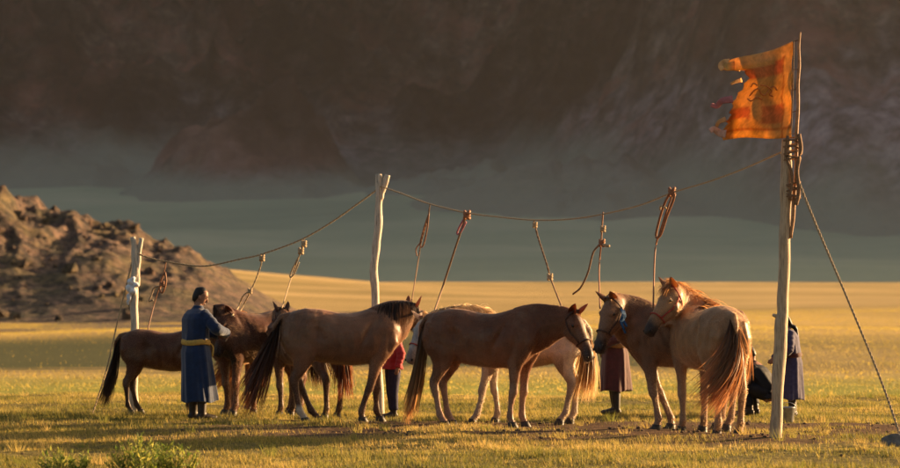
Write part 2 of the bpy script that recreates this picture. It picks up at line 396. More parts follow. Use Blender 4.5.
def near_dens(X, Y):
    mid_ = fbm(X/1.1, Y/1.1, 4, 21); w = Y+4.5*(mid_-.5)
    strip = sstep(33.6, 35.2, w)*(1-sstep(38.8, 41, w))*(.3+.7*sstep(-4.5, -1, X))
    bare = sstep(.60, .72, fbm(X/3.2, Y/1.6, 4, 26))
    return np.clip((.25+1.2*fbm(X/.8, Y/.8, 3, 23))*(1-.985*strip*sstep(.27, .42, mid_))*(1-.9*bare), 0.004, 1)
blades("short_grass", 900000, (1.6, .145), (24, 52), .046, .006, GC, None, dens=near_dens, seed=3)
blades("field_grass", 520000, (4, .16), (56, 230), .045, .022, [(.26, .24, .06), (.32, .27, .075), (.38, .30, .09), (.42, .32, .11)], None, seed=5,
       dens=lambda X, Y: np.clip(.2+1.3*fbm(X/9, Y/9, 3, 44), 0, 1)*(1-.95*sstep(79, 83, Y+3*fbm(X/6, Y/6, 2, 4))*(1-sstep(108, 135, Y))*(1-.6*sstep(4, 10, X))))  # blades thinned over the painted shade band

# ================================================================== HORSES
HEAD = [(-.05, -.03, .055, .045), (0, -.035, .10, .072), (.07, -.04, .123, .092), (.14, -.048, .135, .10), (.21, -.047, .130, .093),
        (.29, -.028, .103, .072), (.37, -.012, .078, .056), (.44, -.010, .068, .053), (.50, -.016, .066, .057), (.545, -.024, .056, .052), (.58, -.03, .036, .036)]
def head_at(s):
    S = [h[0] for h in HEAD]; return [float(np.interp(s, S, [h[i] for h in HEAD])) for i in (1, 2, 3)]
def ribbon_hair(name, roots, dirs, lens, width, colr, colt, grav, mat, parent, seg=6, curl=.12, wind=V((0, 0, 0)), seed=0):
    r = random.Random(seed); vs = []; fs = []; cs = []
    for p, d, L in zip(roots, dirs, lens):
        p = V(p); d = V(d).normalized(); st = L/seg; s = V((r.uniform(-1, 1), r.uniform(-1, 1), r.uniform(-.4, .4))); w = width*r.uniform(.6, 1.4)
        s = (s - d*s.dot(d)).normalized(); k0 = len(vs); br = r.uniform(.65, 1.3); g_ = grav*r.uniform(.7, 1.3)
        for i in range(seg+1):
            t = i/seg; ww = w*(1-t**2.2)*.5 + .0004
            vs.append(p - s*ww); vs.append(p + s*ww)
            c = [(a*(1-t)+b_*t)*br for a, b_ in zip(colr, colt)]; cs.append(c); cs.append(c)
            d = (d + V((0, 0, -g_)) + wind*(.5+t) + V((r.uniform(-curl, curl), r.uniform(-curl, curl), r.uniform(-curl, curl)))).normalized()
            p = p + d*st
        for i in range(seg): a = k0+2*i; fs.append((a, a+1, a+3, a+2))
    return np_mesh(name, [tuple(v) for v in vs], fs, mat, parent, col=np.array(cs))
def horse(label, px, Y, ang, sc, poll, muzzle, coat, leg=None, muz=None, belly=None, mane=((.03, .02, .015), (.08, .05, .03)), tail=None,
          feet=None, feet_l=None, mane_len=.2, tail_dir=(-.35, 0, -.6), tail_len=.95, tail_wind=V((0, 0, 0)), mane_side=None, halter=M_HALTER, head_tint=None,
          forelock=True, puff=0, lsc=.96, ears_back=.3, seed=1, tail_n=520, mane_n=520, patch=None, mane_up=.12, mane_g=.5, neck_drop=0, neck_fat=1.12, tail_w=.055):
    """poll and muzzle: (px, py, depth offset) in the photograph's own rows and columns at the horse's distance"""
    name = "horse"; th = R(ang); c = V(((px-450)/FPX*Y, Y, 0)); gz = float(ground_z(np.array([c.x]), np.array([c.y]))[0])
    c.z = gz*.5; root = empty(name, c, th, sc); tag(root, label, "horse", "horses tethered along the rope line")
    inv = (Matrix.Translation(c) @ Matrix.Rotation(th, 4, 'Z') @ Matrix.Scale(sc, 4)).inverted()
    rr = random.Random(seed); leg = leg or coat; muz = muz or coat; belly = belly or coat
    pl = inv @ at(poll[0], poll[1], Y+poll[2]); mz = inv @ at(muzzle[0], muzzle[1], Y+muzzle[2])
    bm = bmesh.new(); k = lsc
    T = [(-.735, 1.13, 1.00, .06), (-.70, 1.225, .90, .145), (-.61, 1.295, .82, .225), (-.46, 1.335, .75, .27), (-.28, 1.322, .725, .268), (-.08, 1.28, .688, .288),
         (.12, 1.27, .665, .30), (.28, 1.295, .675, .275), (.41, 1.33, .70, .235), (.50, 1.325, .735, .215), (.60, 1.25, .79, .195), (.68, 1.15, .86, .145), (.72, 1.06, .93, .07)]
    loft(bm, [(x*k, 0, (a+b_)/2) for x, a, b_, w in T], [(a-b_)/2 for x, a, b_, w in T], [w for *_, w in T], side=(0, 1, 0), n=24, sq=2.15)
    # dock
    loft(bm, [(-.62*k, 0, 1.24), (-.72*k, 0, 1.225), (-.80*k, 0, 1.13), (-.82*k, 0, 1.0)], [.05, .04, .03, .015], [.06, .045, .03, .015], side=(0, 1, 0), n=10)
    hoofs = []
    # where each hoof stands, local x
    def foot_x(i, ly, default):
        if feet_l: return feet_l[i]
        if feet:
            Xw = (feet[i]-450)/FPX*Y - c.x
            return (Xw/sc + ly*math.sin(th))/math.cos(th)
        return default
    for i, (fx0, sy) in enumerate(((.47, 1), (.47, -1), (-.60, 1), (-.60, -1))):    # fore left, fore right, hind left, hind right
        ly = sy*(.125 if i < 2 else .135); fx = foot_x(i, ly, fx0*k); dx = fx-fx0*k
        if i < 2:
            L = [(.50, .12, 1.08, .16, .085), (.50, .135, .95, .175, .09), (.465, .14, .83, .135, .083), (.445, .14, .72, .092, .07), (.445, .135, .62, .067, .056), (.45, .13, .51, .052, .044),
                 (.455, .128, .445, .050, .047), (.455, .127, .40, .052, .048), (.445, .126, .345, .038, .038), (.445, .125, .25, .032, .030), (.448, .125, .17, .037, .034),
                 (.45, .125, .135, .043, .038), (.47, .125, .095, .034, .033), (.487, .125, .06, .044, .043)]
            zt = .85
        else:
            L = [(-.48, .11, 1.15, .21, .12), (-.50, .13, 1.0, .225, .125), (-.49, .145, .88, .195, .11), (-.49, .15, .78, .145, .085), (-.53, .15, .68, .098, .064), (-.585, .145, .59, .066, .05),
                 (-.635, .14, .525, .060, .045), (-.645, .138, .475, .058, .045), (-.64, .137, .42, .046, .04), (-.635, .136, .32, .036, .034), (-.632, .135, .21, .036, .033),
                 (-.628, .135, .145, .046, .039), (-.602, .135, .10, .035, .034), (-.585, .135, .06, .045, .044)]
            zt = .95
        pts = []; A = []; B = []
        for x, y, z, a, b_ in L:
            w = min(1, max(0, (zt-z)/(zt-.06)))**1.15
            pts.append((x*k+dx*w, sy*y, z)); A.append(a); B.append(b_)
        loft(bm, pts, A, B, side=(0, 1, 0), n=14)
        hoofs.append((pts[-1][0], sy*L[-1][1]))
    # neck
    P0 = V((.46*k, 0, 1.07)); hd = (mz-pl).normalized()
    pl_in = pl - hd*.0
    ctrl = P0 + V((.30, 0, .20-neck_drop)) + (pl-P0)*.12
    N = 9; npts = []; sides = []
    hy_ = math.atan2(hd.y, hd.x)
    up = V((0, 0, 1)); hn = (up - hd*up.dot(hd)).normalized()
    if patch == 'n': pass
    hl = hn.cross(hd).normalized()
    neck_end = pl + hd*.05 - hn*.045
    for i in range(N):
        t = i/(N-1); p = P0*(1-t)**2 + ctrl*2*t*(1-t) + neck_end*t*t; npts.append(p)
    fr = frames(npts)
    for i in range(N):
        t = i/(N-1); s0 = V((0, 1, 0)); s1 = fr[i][0]
        if s1.dot(s0) < -.3 and t < .5: s1 = -s1
        w = sstep(0., .6, np.array(t)); sides.append(tuple((s0*(1-w)+s1*w)))
    NA = [a_*(1+(neck_fat-1)*min(1, i_/3)) for i_, a_ in enumerate([.285, .265, .24, .215, .19, .168, .15, .135, .118])]; NB = [.17, .15, .128, .112, .10, .092, .085, .08, .074]
    loft(bm, npts, NA, NB, side=sides, n=18)
    fr = frames(npts, sides)
    # head
    hp = [pl + hd*s + hn*o_ for s, o_, a, b_ in HEAD]
    loft(bm, hp, [h[2] for h in HEAD], [h[3] for h in HEAD], side=tuple(hl), n=18, sq=2.35)
    for s_ in (-1, 1):
        ball(bm, pl+hd*.155+hn*.035+hl*s_*.078, (.034, .026, .03), 10)            # brow
        ball(bm, pl+hd*.17-hn*.09+hl*s_*.055, (.075, .04, .075), 10)               # cheek
        ball(bm, pl+hd*.525+hn*.002+hl*s_*.036, .026, 8)                           # nostril wing
    ball(bm, pl+hd*.545-hn*.066, (.032, .03, .026), 8)                             # chin
    body = fused("body", bm, .0135, 5, M_COAT, root)
    me = body.data; nv = len(me.vertices); co = np.zeros(nv*3, np.float32); me.vertices.foreach_get("co", co); co = co.reshape(-1, 3)
    nm = np.zeros(nv*3, np.float32); me.vertices.foreach_get("normal", nm); nm = nm.reshape(-1, 3)
    # coat colours
    C = np.tile(np.array(coat), (nv, 1)); x, y, z = co.T
    nz = fbm(x*3+y*2, z*3-y*2, 4, seed)[:, None]
    w = (sstep(.95, .66, z)*sstep(.48, .60, z)*(np.abs(x) < .45))[:, None]; C = C*(1-w)+np.array(belly)*w
    w = (sstep(.66, .38, z+.0*x))[:, None]; C = C*(1-w)+np.array(leg)*w
    rel = co-np.array(pl); hs = rel@np.array(hd); ho = rel@np.array(hn)
    onhead = (np.abs(rel@np.array(hl)) < .14) & (hs > -.02) & (hs < .7) & (np.abs(ho+.03) < .19)
    if head_tint is not None:
        w = (onhead*sstep(0, .1, hs))[:, None]; C = C*(1-w)+np.array(head_tint)*w
    w = (onhead*sstep(.36, .50, hs))[:, None]; C = C*(1-w)+np.array(muz)*w
    if patch == 'blaze':
        w = (onhead*(np.abs(rel@np.array(hl)) < .03)*(ho > 0)*sstep(.05, .12, hs)*(1-sstep(.36, .45, hs)))[:, None]*.75; C = C*(1-w)+np.array((.5, .42, .34))*w
    if patch == 'sock':
        w = ((x < 0)*(y < 0)*sstep(.24, .17, z))[:, None]; C = C*(1-w)+np.array((.5, .44, .38))*w
    dust = sstep(.45, .75, fbm(x*4+7, z*5+y*3, 4, seed+3))[:, None]
    C = C*(.62+.62*nz)*(1-.25*dust)+dust*.25*np.array((.26, .18, .12)); set_col(me, C)
    # muscle and bone relief pressed into the skin
    side_ = (np.abs(y) > .06)*1.0; dsp = np.zeros(nv)
    def dent(cx, cz, rx, rz, amt, rot=0):
        u_ = (x-cx)*math.cos(rot)+(z-cz)*math.sin(rot); v_ = -(x-cx)*math.sin(rot)+(z-cz)*math.cos(rot); return amt*np.exp(-(u_/rx)**2-(v_/rz)**2)
    dsp += dent(-.30*k, 1.04, .07, .13, -.030, .2) + dent(.27*k, 1.02, .035, .19, -.020, -.45) + dent(.36*k, .86, .05, .12, .012) + dent(-.40*k, .84, .09, .07, .014)
    dsp += dent(-.60*k, .98, .03, .16, -.012, .15) + dent(-.36*k, 1.22, .05, .04, .012) + dent(.42*k, 1.20, .03, .10, -.010, -.3) + dent(.56*k, .92, .03, .10, -.014)
    dsp *= 1.35; dsp += .006*np.sin(x*55+z*9)*np.exp(-((x-.02)/.22)**2-((z-.92)/.15)**2)
    dsp += (fbm(x*7, z*7+y*5, 3, seed+9)-.5)*.012
    co2 = co+nm*(dsp*side_)[:, None]; me.vertices.foreach_set("co", co2.astype(np.float32).ravel()); me.update()
    # fuzz: short coat hair standing off the skin
    nf = len(me.polygons); fc = np.zeros(nf*3, np.float32); me.polygons.foreach_get("center", fc); fc = fc.reshape(-1, 3)
    fn = np.zeros(nf*3, np.float32); me.polygons.foreach_get("normal", fn); fn = fn.reshape(-1, 3)
    lv = np.zeros(len(me.loops), np.int32); me.loops.foreach_get("vertex_index", lv); ls = np.zeros(nf, np.int32); me.polygons.foreach_get("loop_start", ls)
    r = np.random.default_rng(seed); pick = r.integers(0, nf, 60000); pc = fc[pick]+r.normal(0, .005, (len(pick), 3)); pn = fn[pick]; pcol = C[lv[ls[pick]]]
    d = pn*.55 + np.array((-.45, 0, -.55))*1.0 + r.normal(0, .25, pn.shape); d /= np.linalg.norm(d, axis=1)[:, None]
    d += pn*np.clip(.25-(d*pn).sum(1), 0, 1)[:, None]
    ln = r.uniform(.012, .028, (len(pick), 1)); sd = np.cross(d, pn); sd /= np.linalg.norm(sd, axis=1)[:, None]+1e-6
    p0 = pc-pn*.003; v = np.stack([p0-sd*.0011, p0+sd*.0011, p0+d*ln], 1).reshape(-1, 3)
    fz = np_mesh("coat_hair", v, np.arange(len(v)).reshape(-1, 3), M_FUZZ, root, col=np.repeat(np.clip(pcol, 0, 1)**.52*1.3, 3, 0), smooth=False); fz["kind"] = "stuff"
    # hoofs
    for hx_, hy2 in hoofs:
        hb = bmesh.new(); loft(hb, [(hx_, hy2, .075), (hx_+.004, hy2, .045), (hx_+.018, hy2, .004), (hx_+.018, hy2, -.01)], [.046, .052, .062, .062], [.045, .049, .056, .056], side=(0, 1, 0), n=14)
        finish("hoof", hb, M_HOOF, root)
    # eyes, nostrils, ears
    for s_ in (-1, 1):
        eb = bmesh.new(); ball(eb, pl+hd*.16+hn*.022+hl*s_*.088, .021, 12); finish("eye", eb, M_EYE, root)
        eb = bmesh.new(); ball(eb, pl+hd*.548+hn*.006+hl*s_*.052, (.013, .013, .016), 8); finish("nostril", eb, M_NOSTRIL, root)
        base = pl+hd*.005+hn*.05+hl*s_*.062; axis = (hn*.95 - hd*ears_back*.8 + hl*s_*.28).normalized()
        if axis.z < .2: axis = (axis+up*.5).normalized()
        fwd = (hd*.5+hl*s_*.6).normalized(); fwd = (fwd-axis*fwd.dot(axis)).normalized(); lat = axis.cross(fwd)
        ev = []; ef = []; nu, nvv = 9, 8
        for q in range(nvv):
            t = q/(nvv-1); w_ = .036*(math.sin(math.pi*min(1, .22+t*.78))**.75)*(1-.15*t)+.002; h_ = .155*t
            for j in range(nu):
                a_ = (j/(nu-1)-.5)*math.pi*1.25*(1-.35*t)
                ev.append(tuple(base-axis*.015+axis*h_+lat*math.sin(a_)*w_-fwd*math.cos(a_)*w_*.8+fwd*.012*math.sin(t*2.6)))
        for q in range(nvv-1):
            for j in range(nu-1): a_ = q*nu+j; ef.append((a_, a_+1, a_+nu+1, a_+nu))
        ec = np.tile(np.array(coat)*.95, (len(ev), 1)); eo = np_mesh("ear", ev, ef, M_HAIR, root, col=ec)
        so = eo.modifiers.new("s", 'SOLIDIFY'); so.thickness = .006
    # mane along the crest
    roots = []; dirs = []; lens = []; sside = mane_side if mane_side is not None else 1
    for i in range(mane_n):
        t = rr.uniform(.10, 1.0)**.9; q = t*(N-1); a_ = int(min(q, N-2)); u_ = q-a_
        p = npts[a_]*(1-u_)+npts[a_+1]*u_; nn = fr[a_][1]*(1-u_)+fr[a_+1][1]*u_; nn = nn if nn.z > 0 or abs(nn.z) < .3 else -nn
        ss = fr[a_][0]*(1-u_)+fr[a_+1][0]*u_; rad = NA[a_]*(1-u_)+NA[a_+1]*u_
        roots.append(p + nn*(rad*.93) + ss*rr.uniform(-.022, .022)); sg = sside if rr.random() < .86 else -sside
        dirs.append(nn*(mane_up+rr.uniform(0, .5)) + ss*sg*rr.uniform(.5, 1.0) + V((-.25, 0, 0))); lens.append(mane_len*rr.uniform(.5, 1.15)*(.55+.6*math.sin(math.pi*min(1, t+.1))))
    if forelock:
        for i in range(puff):
            roots.append(pl+hd*rr.uniform(-.06, .02)+hn*.055+hl*rr.uniform(-.035, .035)); dirs.append(hn*1.3+hd*rr.uniform(-.1, .9)+hl*rr.uniform(-.5, .5)); lens.append(rr.uniform(.10, .22))
        for i in range(60):
            roots.append(pl+hd*rr.uniform(-.04, .03)+hn*.062+hl*rr.uniform(-.03, .03)); dirs.append(hd*.8+hn*.5+hl*rr.uniform(-.5, .5)); lens.append(rr.uniform(.08, .17))
    ribbon_hair("mane", roots, dirs, lens, .010, mane[0], mane[1], mane_g, M_HAIR, root, seg=6, curl=.09, wind=tail_wind*.3, seed=seed)
    # tail
    tc_ = tail or mane; roots = []; dirs = []; lens = []
    for i in range(tail_n):
        t = rr.random()**.8; a_ = rr.uniform(0, 2*math.pi); rd = .035*(1-t*.5)
        roots.append(V((-.72*k-.10*t, math.cos(a_)*rd, 1.23-.23*t+math.sin(a_)*rd*.4))); dirs.append(V(tail_dir)+V((rr.gauss(0, tail_w*2), rr.gauss(0, tail_w*2.4), rr.gauss(0, .05))))
        lens.append(tail_len*rr.uniform(.62, 1.04)*(1-.2*t))
    ribbon_hair("tail", roots, dirs, lens, .012, tc_[0], tc_[1], .12, M_HAIR, root, seg=9, curl=tail_w, wind=tail_wind, seed=seed+5)
    # halter
    if halter:
        hb = bmesh.new()
        def ring(s, dz=.008, rad=.009, tilt=0.):
            o_, a2, b2 = head_at(s); cpt = pl+hd*s+hn*o_; P = []
            for q in range(21):
                tt = 2*math.pi*q/20; cs_, sn = math.cos(tt), math.sin(tt)
                cs_ = math.copysign(abs(cs_)**.85, cs_); sn = math.copysign(abs(sn)**.85, sn)
                P.append(cpt+hl*(b2+dz)*cs_+hn*(a2+dz)*sn+hd*tilt*sn)
            loft(hb, P, rad, rad*.6, n=6, side=[tuple((p-cpt).normalized()) for p in P])
        ring(.36); ring(.05, .014, .009, -.05)
        for s_ in (-1, 1):
            P = [pl+hd*s+hn*(head_at(s)[0]+.0)+hl*s_*(head_at(s)[2]+.009) for s in (.36, .29, .21, .13, .05)]
            loft(hb, P, .009, .005, n=6, side=tuple(hl))
        finish("halter", hb, halter, root)
    root["poll"] = 0; del root["poll"]
    return root, (Matrix.Translation(c) @ Matrix.Rotation(th, 4, 'Z') @ Matrix.Scale(sc, 4)), pl, hd, hn, hl

DARK = ((.018, .012, .010), (.07, .035, .02)); RUST = ((.16, .075, .035), (.42, .20, .08)); PALE = ((.42, .33, .22), (.62, .50, .34))
W = V
# centre chestnut with its head turned to the camera
H6 = horse("chestnut horse in the centre, head turned toward us, a cream horse standing behind it", 485, 37.6, -22, 1.0, (572, 314, -.30), (591, 359, -.50),
      (.175, .070, .036), leg=(.32, .19, .13), muz=(.05, .032, .03), belly=(.27, .135, .085), mane=((.14, .07, .04), (.30, .17, .09)), tail=((.06, .035, .028), (.42, .24, .11)),
      feet=(523, 510, 451, 443), mane_len=.10, neck_drop=.10, neck_fat=1.18, tail_dir=(-.08, .03, -1), tail_len=1.2, tail_wind=W((-.05, 0, 0)), tail_w=.028, mane_side=1, seed=11, patch='blaze')
H4 = horse("brown horse with black mane, its head pressed past the pale horse's head, black tail", 341, 39.1, 10, 1.0, (411, 310, .25), (439, 336, .62),
      (.215, .108, .064), leg=(.11, .058, .038), muz=(.03, .022, .02), belly=(.27, .145, .09), mane=DARK, tail=((.016, .011, .01), (.13, .05, .025)),
      feet=(378, 361, 316, 304), mane_len=.34, mane_up=.02, mane_g=.8, tail_dir=(-.30, 0, -.72), tail_len=1.2, tail_wind=W((-.05, 0, 0)), mane_side=-1, seed=12, patch='sock', mane_n=800)
H7 = horse("pale cream horse standing behind the centre chestnut, grey-white head facing left", 526, 38.75, 178, .955, (426, 320, -.25), (408, 363, -.45),
      (.68, .56, .44), leg=(.42, .32, .25), muz=(.30, .22, .20), belly=(.42, .31, .23), mane=PALE, tail=((.16, .10, .07), (.50, .36, .2)), head_tint=(.42, .37, .35),
      feet=(474, 497, 561, 572), mane_len=.22, tail_dir=(-.12, 0, -.8), tail_len=.95, tail_wind=W((.05, 0, 0)), mane_side=1, seed=13, mane_up=.9, halter=M_HALTER_R)
H3 = horse("dark brown horse behind the brown one, seen from the back with both ears up", 306, 40.9, 128, .93, (283, 313, .25), (272, 345, .65),
      (.12, .055, .034), leg=(.07, .034, .024), muz=(.03, .02, .018), mane=DARK, tail=((.03, .015, .01), (.20, .07, .03)), feet_l=(.40, .50, -.62, -.52), tail_dir=(-.25, 0, -.9), seed=14, mane_len=.2)
H2 = horse("dark bay horse whose lowered head is held by the man in blue", 258, 41.7, -140, .98, (229, 313, -.35), (217, 354, -.50),
      (.10, .040, .025), leg=(.15, .062, .036), muz=(.03, .018, .015), belly=(.09, .04, .026), mane=DARK, feet_l=(.46, .40, -.55, -.62), mane_len=.16, seed=15, mane_side=-1, forelock=False, mane_g=.9, mane_up=0)
H2b = horse("chestnut horse glimpsed behind the dark bay, tail blowing left", 241, 42.7, 97, .92, (232, 325, .6), (229, 352, 1.0),
      (.20, .085, .045), leg=(.22, .10, .055), mane=RUST, feet_l=(.45, .45, -.58, -.62), tail_dir=(-.25, .2, -.8), tail_wind=W((0, .16, 0)), tail_len=1.05, seed=16)
H1 = horse("small dark bay horse at the far left, tail swung out to the left", 165, 42.3, 4, .80, (217, 336, -.1), (224, 368, -.1),
      (.115, .045, .025), leg=(.04, .02, .015), muz=(.03, .02, .015), belly=(.13, .055, .03), mane=DARK, tail=DARK, feet=(188, 196, 139, 131), tail_dir=(-.12, 0, -1), tail_len=1.15, tail_w=.035,
      tail_wind=W((-.055, 0, 0)), seed=17)
H8 = horse("tan horse facing left with pale mane crest and a blue ribbon on its halter", 682, 36.75, 184, 1.04, (613, 301, -.35), (599, 346, -.50),
      (.23, .12, .072), leg=(.29, .18, .125), muz=(.04, .03, .028), belly=(.24, .15, .11), mane=((.30, .20, .13), (.62, .48, .32)), tail=((.05, .025, .015), (.30, .14, .06)),
      feet=(657, 673, 727, 719), mane_len=.11, tail_dir=(.02, 0, -1), tail_len=.62, tail_w=.03, tail_wind=W((.01, 0, 0)), seed=18, lsc=.86, mane_side=-1, mane_up=.3, tail_n=800)
H9 = horse("tan horse seen from behind, head turned left over its neighbour, rusty wind-blown tail", 708, 35.9, 107, 1.03, (674, 290, .20), (647, 332, .0),
      (.31, .175, .095), leg=(.35, .22, .14), muz=(.045, .032, .03), belly=(.34, .20, .13), mane=((.22, .11, .05), (.55, .32, .16)), tail=((.07, .035, .02), (.42, .21, .10)),
      feet_l=(.42, .46, -.60, -.52), mane_len=.30, tail_dir=(-.30, .05, -.72), tail_len=1.12, tail_wind=W((0, .17, 0)), tail_n=700, seed=19, mane_side=-1, halter=M_HALTER_R, mane_up=.55, mane_g=.35, mane_n=1100, neck_fat=1.28, puff=150)
# blue ribbon on the tan horse's halter
def on_horse(Hh, s, n_, l_): r_, Mx, pl, hd, hn, hl = Hh; return pl+hd*s+hn*n_+hl*l_
rb = bmesh.new(); r_, Mx, pl, hd, hn, hl = H8
sgn = 1 if (Mx.to_3x3() @ hl).y < 0 else -1
for dz, ln in ((0, .25), (.025, .17), (-.02, .22)):
    p = pl+hd*.07-hn*(.05+dz)+hl*sgn*.115; P = [p, p+V((0, 0, -.06))+hl*sgn*.02, p+V((.01, 0, -ln*.6))+hl*sgn*.012, p+V((-.02, 0, -ln))+hl*sgn*.02]
    loft(rb, smooth_path(P, 4), .016, .004, side=tuple(hl), n=8)
finish("ribbon", rb, M_BLUE, r_)

# ================================================================== PEOPLE
M_SKIN = simple("skin", (.30, .15, .095), .55, 30, .15, .1)
M_BHAIR = simple("black_hair", (.012, .009, .008), .5, 80, .4)
M_BOOT = simple("boot", (.035, .025, .02), .45, 25, .4)
def limb(bm, pts, rad, n=12): loft(bm, smooth_path(pts, 4), list(np.interp(np.linspace(0, 1, 4*(len(pts)-1)+1), np.linspace(0, 1, len(rad)), rad)), list(np.interp(np.linspace(0, 1, 4*(len(pts)-1)+1), np.linspace(0, 1, len(rad)), rad)), n=n)
def hand(bm, wrist, d, side, curl=.5):
    d = d.normalized(); s = (side-d*side.dot(d)).normalized(); dn = d.cross(s)
    loft(bm, [wrist-d*.02, wrist+d*.02, wrist+d*.06, wrist+d*.09], [.018, .019, .017, .013], [.024, .034, .040, .036], side=tuple(s), n=12)
    for i, (o_, ln) in enumerate(((-.029, .062), (-.0095, .074), (.0095, .070), (.029, .054))):
        p = wrist+d*.08+s*o_; P = [p]; dd = d.copy()
        for q in range(3): dd = (dd+dn*curl).normalized(); P.append(P[-1]+dd*ln/3)
        loft(bm, P, [.0095, .009, .0085, .006], [.0095, .009, .0085, .006], side=tuple(s), n=7)
    p = wrist+d*.025-s*.03; loft(bm, [p, p+(d*.6-s*.8).normalized()*.03, p+(d*.8-s*.5+dn*.3).normalized()*.062], [.013, .0115, .008], [.013, .0115, .008], n=8)
def person(label, px, py, ang, H, J, cloth, trousers=None, sash=None, robe=True, hem=.27, hat=None, hair='short', boots=True, group=None, robe_w=1.0, boot_mat=None, seed=1, Yd=None):
    Y = Yd or gY(py); c = V(((px-450)/FPX*Y, Y, 0)); c.z = float(ground_z(np.array([c.x]), np.array([c.y]))[0])
    sc = H/1.7; root = empty("person", c, R(ang), sc); tag(root, label, "person", group)
    D = dict(pelvis=(0, 0, .93), chest=(0, 0, 1.30), neck=(.01, 0, 1.46), head=(.03, 0, 1.60), look=(1, 0, -.1),
             hl=(.02, .12, .015), hr=(-.04, -.11, .015), kl=None, kr=None, el=(-.03, .27, 1.13), er=(-.03, -.27, 1.13), wl=(.05, .29, .88), wr=(.05, -.29, .88), footdir=(1, 0, 0), hipw=.09, hand_d=None)
    D.update(J); g = {k_: (V(v) if isinstance(v, tuple) else v) for k_, v in D.items()}
    pel, ch, nk, hc = g['pelvis'], g['chest'], g['neck'], g['head']; look = g['look'].normalized(); upv = (nk-ch).normalized()
    lat = V((0, 1, 0)); fw = g['footdir'].normalized()
    bm = bmesh.new()
    loft(bm, [pel-V((0, 0, .08)), pel, pel.lerp(ch, .4), pel.lerp(ch, .8), ch+upv*.06, ch+upv*.11, nk, nk.lerp(hc, .6)], [.09, .10, .09, .105, .095, .07, .05, .048], [.14, .15, .13, .165, .175, .14, .055, .05], side=(0, 1, 0), n=16)
    # head
    hu = (V((0, 0, 1))-look*look.z).normalized(); hs_ = hu.cross(look)
    loft(bm, [hc+hu*z_+look*x_ for z_, x_ in ((-.125, .055), (-.11, .045), (-.08, .025), (-.04, .01), (0, 0), (.045, -.004), (.085, -.006), (.112, -.01), (.122, -.01))],
         [.022, .045, .072, .086, .096, .098, .082, .048, .015], [.02, .036, .052, .066, .072, .074, .064, .04, .015], side=tuple(hs_), n=16)
    loft(bm, [hc+look*.085+hu*.03, hc+look*.105-hu*.005, hc+look*.112-hu*.028, hc+look*.09-hu*.036], [.008, .011, .013, .006], [.008, .010, .015, .008], side=tuple(hs_), n=8)
    for s_ in (-1, 1): ball(bm, hc+hs_*s_*.074-look*.005-hu*.005, (.016, .012, .028), 8)
    ball(bm, hc+look*.085-hu*.066, (.014, .022, .010), 8)
    sh = {1: ch+upv*.075+lat*.165, -1: ch+upv*.075-lat*.165}; hip = {1: pel+lat*g['hipw']-V((0, 0, .04)), -1: pel-lat*g['hipw']-V((0, 0, .04))}
    ft = {1: g['hl'], -1: g['hr']}; kn = {}
    for s_ in (-1, 1):
        kk = g['kl'] if s_ > 0 else g['kr']; an = ft[s_]+V((0, 0, .085)); kn[s_] = kk or (hip[s_].lerp(an, .5)+V((.02, 0, 0)))
        limb(bm, [hip[s_], kn[s_], an], [.088, .075, .056, .058, .038]); limb(bm, [an, ft[s_]+V((0, 0, .03))+fw*.06, ft[s_]+V((0, 0, .025))+fw*.15], [.04, .036, .025])
        el = g['el'] if s_ > 0 else g['er']; wr = g['wl'] if s_ > 0 else g['wr']
        limb(bm, [sh[s_], el, wr], [.055, .047, .040, .036, .026]); hd_ = g['hand_d'] or (wr-el); hand(bm, wr, hd_, V((0, 0, 1)) if abs(hd_.normalized().z) < .7 else V((1, 0, 0)), .35)
    body = fused("body", bm, .0075, 3, M_SKIN, root)
    for s_ in (-1, 1):
        eb = bmesh.new(); ball(eb, hc+look*.084+hs_*s_*.031+hu*.012, (.009, .009, .007), 8); finish("eye", eb, M_EYE, root)
        eb = bmesh.new(); loft(eb, [hc+look*.093+hs_*s_*.016+hu*.03, hc+look*.093+hs_*s_*.032+hu*.036, hc+look*.078+hs_*s_*.05+hu*.03], .004, .005, n=6); finish("eyebrow", eb, M_BHAIR, root)
    # hair
    hb = bmesh.new()
    if hair:
        loft(hb, [hc+hu*z_+look*x_ for z_, x_ in ((-.085, -.05), (-.05, -.042), (-.01, -.034), (.03, -.022), (.07, -.010), (.105, -.008), (.128, -.008), (.136, -.01))], [.030, .055, .070, .081, .089, .067, .032, .008], [.036, .061, .073, .078, .074, .055, .028, .008], side=tuple(hs_), n=16)
        if hair == 'long':
            loft(hb, smooth_path([hc+hu*.08-look*.05, hc-look*.07, hc-look*.06-hu*.12, hc-look*.10-hu*.22, V((-.10, 0, 1.18))], 4), [.05]*4+[.045]*5+[.035]*4+[.025]*3+[.008], [.07]*8+[.065]*4+[.045]*4+[.01], side=tuple(hs_), n=12)
        fused("hair", hb, .009, 2, M_BHAIR, root)
    if hat:
        hb = bmesh.new(); loft(hb, [hc+hu*z_ for z_ in (.02, .035, .06, .08, .11, .135, .14)], [.105, .112, .11, .10, .085, .045, .01], [.09, .095, .092, .084, .072, .04, .01], side=tuple(hs_), n=18); finish("hat", hb, hat, root)
    # garment with folds
    gb = bmesh.new(); n_ = 40; r = random.Random(seed); ph = [r.uniform(0, 6.28) for _ in range(6)]
